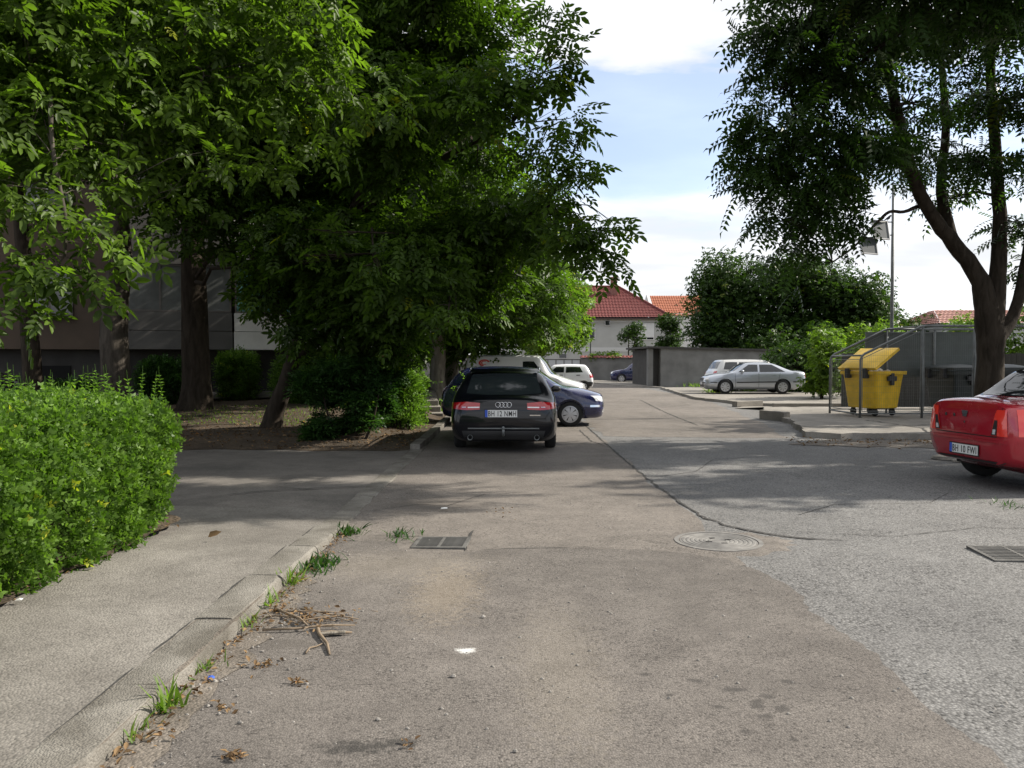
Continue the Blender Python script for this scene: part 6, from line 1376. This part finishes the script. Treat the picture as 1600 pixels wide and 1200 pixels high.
def scatter(name, label, cat, mat, pts, size, seed, flat=.35, tm=None):
    rng = np.random.default_rng(seed); pts = np.array(pts); n = len(pts)
    return tag(leaf_mesh(name, M_[mat], None, pts, rng.uniform(0, 6.28, n), rng.normal(0, flat, n), rng.normal(0, flat, n), rng.uniform(size[0], size[1], n), tm or template([leaflet((0, 0, 0), 0, .09, .045, droop=.1, fold=.35)]), rng), label, cat, kind='stuff')
rg = random.Random(12); pts = []
for _ in range(420):
    y = rg.uniform(2.0, 7.2); x = -1.545 + abs(rg.gauss(0, .06)); pts.append((x, y, .022 + rg.random() * .012))
for _ in range(120):
    x, y = G(490 + rg.gauss(0, 32), 972 + rg.gauss(0, 9)); pts.append((x, y, .03 + rg.random() * .02))
for _ in range(60): pts.append((-3.12 + abs(rg.gauss(0, .08)), rg.uniform(3.0, 7.2), .115))
for cx, cy, n_, sp in ((405, 1045, 30, 14), (465, 1072, 22, 6), (365, 1188, 30, 9), (350, 1110, 14, 10), (640, 1170, 10, 10), (780, 802, 12, 12)):
    for _ in range(n_):
        x, y = G(cx + rg.gauss(0, sp), cy + rg.gauss(0, sp * .4)); pts.append((x, y, .016 + rg.random() * .012))
scatter('leaf_litter', 'dry brown leaves and husks gathered along the kerb gutter', 'leaves', 'dry', pts, (.12, .48), 31)
pts = []
for _ in range(2600):
    x = rg.uniform(-11, -1.9); y = 13.9 + abs(rg.gauss(0, 3.2)); pts.append((x, y, bz(x, y) + .015))
scatter('fallen_leaves', 'fallen dry leaves scattered over the shaded planting bed', 'leaves', 'dry', pts, (.35, .9), 32)
pts = [(rg.uniform(5.4, 9.5), 15.2 + rg.gauss(0, .4), .03) for _ in range(260)]
scatter('roadside_litter', 'dry bits lying in the dirt below the cracked slab edge', 'leaves', 'dry', pts, (.3, 1.0), 33)
scatter('fallen_leaf', 'single yellowed leaf lying on the pavement by the hedge end', 'leaf', 'dry', [(*G(325, 843, .08), .10)], (1.3, 1.31), 34)
bpy.data.objects['fallen_leaf'].pop('kind')
# pebbles
mb = MB(); rg = random.Random(9)
def pebble(x, y, z, r_):
    b = len(mb.v); ph = rg.random() * 6; sq = rg.uniform(.5, .9)
    vs = []
    for (a, h, q) in [(k * PI / 3 + ph, .35, 1.0) for k in range(6)] + [(k * PI / 3 + ph + .4, .85, .6) for k in range(6)]:
        q *= rg.uniform(.8, 1.15); vs.append((x + r_ * q * math.cos(a), y + r_ * q * sq * math.sin(a), z + r_ * h * .9))
    vs.append((x, y, z + r_ * 1.05))
    mb.add(vs, [(k, (k + 1) % 6, 6 + (k + 1) % 6, 6 + k) for k in range(6)] + [(6 + k, 6 + (k + 1) % 6, 12) for k in range(6)])
for _ in range(900):
    d = 2.7 + 6.5 * rg.random() ** 1.3; x = rg.uniform(-1.5, 3.6); 
    if x > 1.9 and rg.random() < .6: continue
    pebble(x, d, .009, rg.choice((.003, .004, .005, .006, .007, .011)))
for _ in range(380): pebble(-1.53 + abs(rg.gauss(0, .16)), rg.uniform(2.4, 6.5), .012, rg.choice((.003, .004, .005, .007, .010)))
for px, py in ((375, 1135), (300, 1078), (335, 1070), (755, 968), (708, 1062), (805, 1180), (590, 1130), (545, 870)): pebble(*G(px, py), .011, rg.uniform(.012, .018))
tag(mb.build('pebbles', plain('pebble_grey', (0.22, 0.205, 0.185), 0.85, var=.5, scale=30)), 'small loose pebbles and grit on the road', 'pebbles', kind='stuff')
# stones and rubble under the red car's tail
for k, (px, py, s, lab) in enumerate(((1480, 718, .16, 'flat broken concrete lump beside the tail of the red car'), (1500, 722, .09, 'small pale lump of rubble under the red car number plate'))):
    x, y = G(px, py); r0 = random.Random(k); m_ = MB()
    m_.lathe([(0, -.02), (s, 0), (s * .95, s * .3), (s * .5, s * .48), (0, s * .5)], 9, 'Z'); m_.v = [(a * 1.5 * (1 + r0.uniform(-.12, .12)) + x, b * (1 + r0.uniform(-.12, .12)) + y, c + .01) for a, b, c in m_.v]
    tag(m_.build('rubble_lump', M_['slab']), lab, 'rubble', 'rubble by the red car')
# twig heap
tp = empty('twig_heap', (*G(500, 978), .012), 0, 'small heap of dry sticks and bark beside the kerb', 'twigs')
rg = random.Random(2); ox, oy = G(500, 978)
def stick(p, q, r0, z0, z1, bend=.01):
    a = Vector((*G(*p), z0)) - Vector((ox, oy, .012)); b = Vector((*G(*q), z1)) - Vector((ox, oy, .012)); m_ = MB()
    mid = [a.lerp(b, t) + Vector((rg.gauss(0, bend), rg.gauss(0, bend), rg.random() * .008)) for t in (.33, .66)]
    m_.tube([a, *mid, b], [r0, r0 * .95, r0 * .8, r0 * .5], 6); m_.build('twig', M_['twig'], tp, smooth=True)
for p, q, r0, z0, z1 in (((410, 992), (555, 985), .007, .03, .03), ((470, 960), (560, 975), .006, .035, .03), ((430, 955), (480, 990), .009, .02, .05), ((495, 985), (515, 1028), .011, .03, .02), ((478, 1026), (506, 1010), .005, .02, .02), ((500, 995), (550, 995), .010, .02, .025), ((440, 965), (545, 968), .004, .04, .04), ((415, 970), (470, 975), .006, .02, .03), ((465, 985), (530, 972), .004, .05, .04)): stick(p, q, r0, z0, z1)
for _ in range(26):
    px, py = 490 + rg.gauss(0, 34), 974 + rg.gauss(0, 7); stick((px, py), (px + rg.uniform(-22, 22), py + rg.uniform(-7, 7)), rg.uniform(.0015, .004), .02 + rg.random() * .03, .02 + rg.random() * .03, .004)
bk_ = MB(); bk_.box((*G(520, 997), .03), (.14, .03, .012), .2); o_ = bk_.build('bark_piece', M_['palebark'], None, bevel=.004); o_.parent = tp; o_.location = -Vector((ox, oy, .012))
# litter
lt = MB(); x, y = G(330, 1066); rgl = random.Random(6)
lt.lathe([(0, 0), (.014, .003), (.017, .008), (.012, .014), (0, .017)], 8, 'Z', (0, 0, 0)); lt.v = [(a * rgl.uniform(.7, 1.3) + x, b * rgl.uniform(.6, 1.2) + y, c * rgl.uniform(.7, 1.3) + .014) for a, b, c in lt.v]
tag(lt.build('plastic_scrap', plain('blue_plastic', (0.05, 0.12, 0.5), 0.35)), 'crumpled blue plastic scrap in the gutter', 'litter')
for k, (px, py, lab) in enumerate(((694, 797, 'white paper scrap lying beyond the drain grate'), (488, 833, 'white cigarette end on the pavement edge'), (30, 942, 'torn white paper at the foot of the hedge'))):
    z = .09 if px < 400 and py < 1000 else .012; x, y = G(px, py, z); m_ = MB(); s = .035 if k == 0 else .022
    m_.add([(-s, -s * .5, 0), (s, -s * .6, .003), (s * .9, s * .5, .008), (-s * .9, s * .55, .004), (0, 0, .012)], [(0, 1, 4), (1, 2, 4), (2, 3, 4), (3, 0, 4)])
    o_ = m_.build('paper_scrap', M_['white']); o_.location = (x, y, z + .018); tag(o_, lab, 'litter')
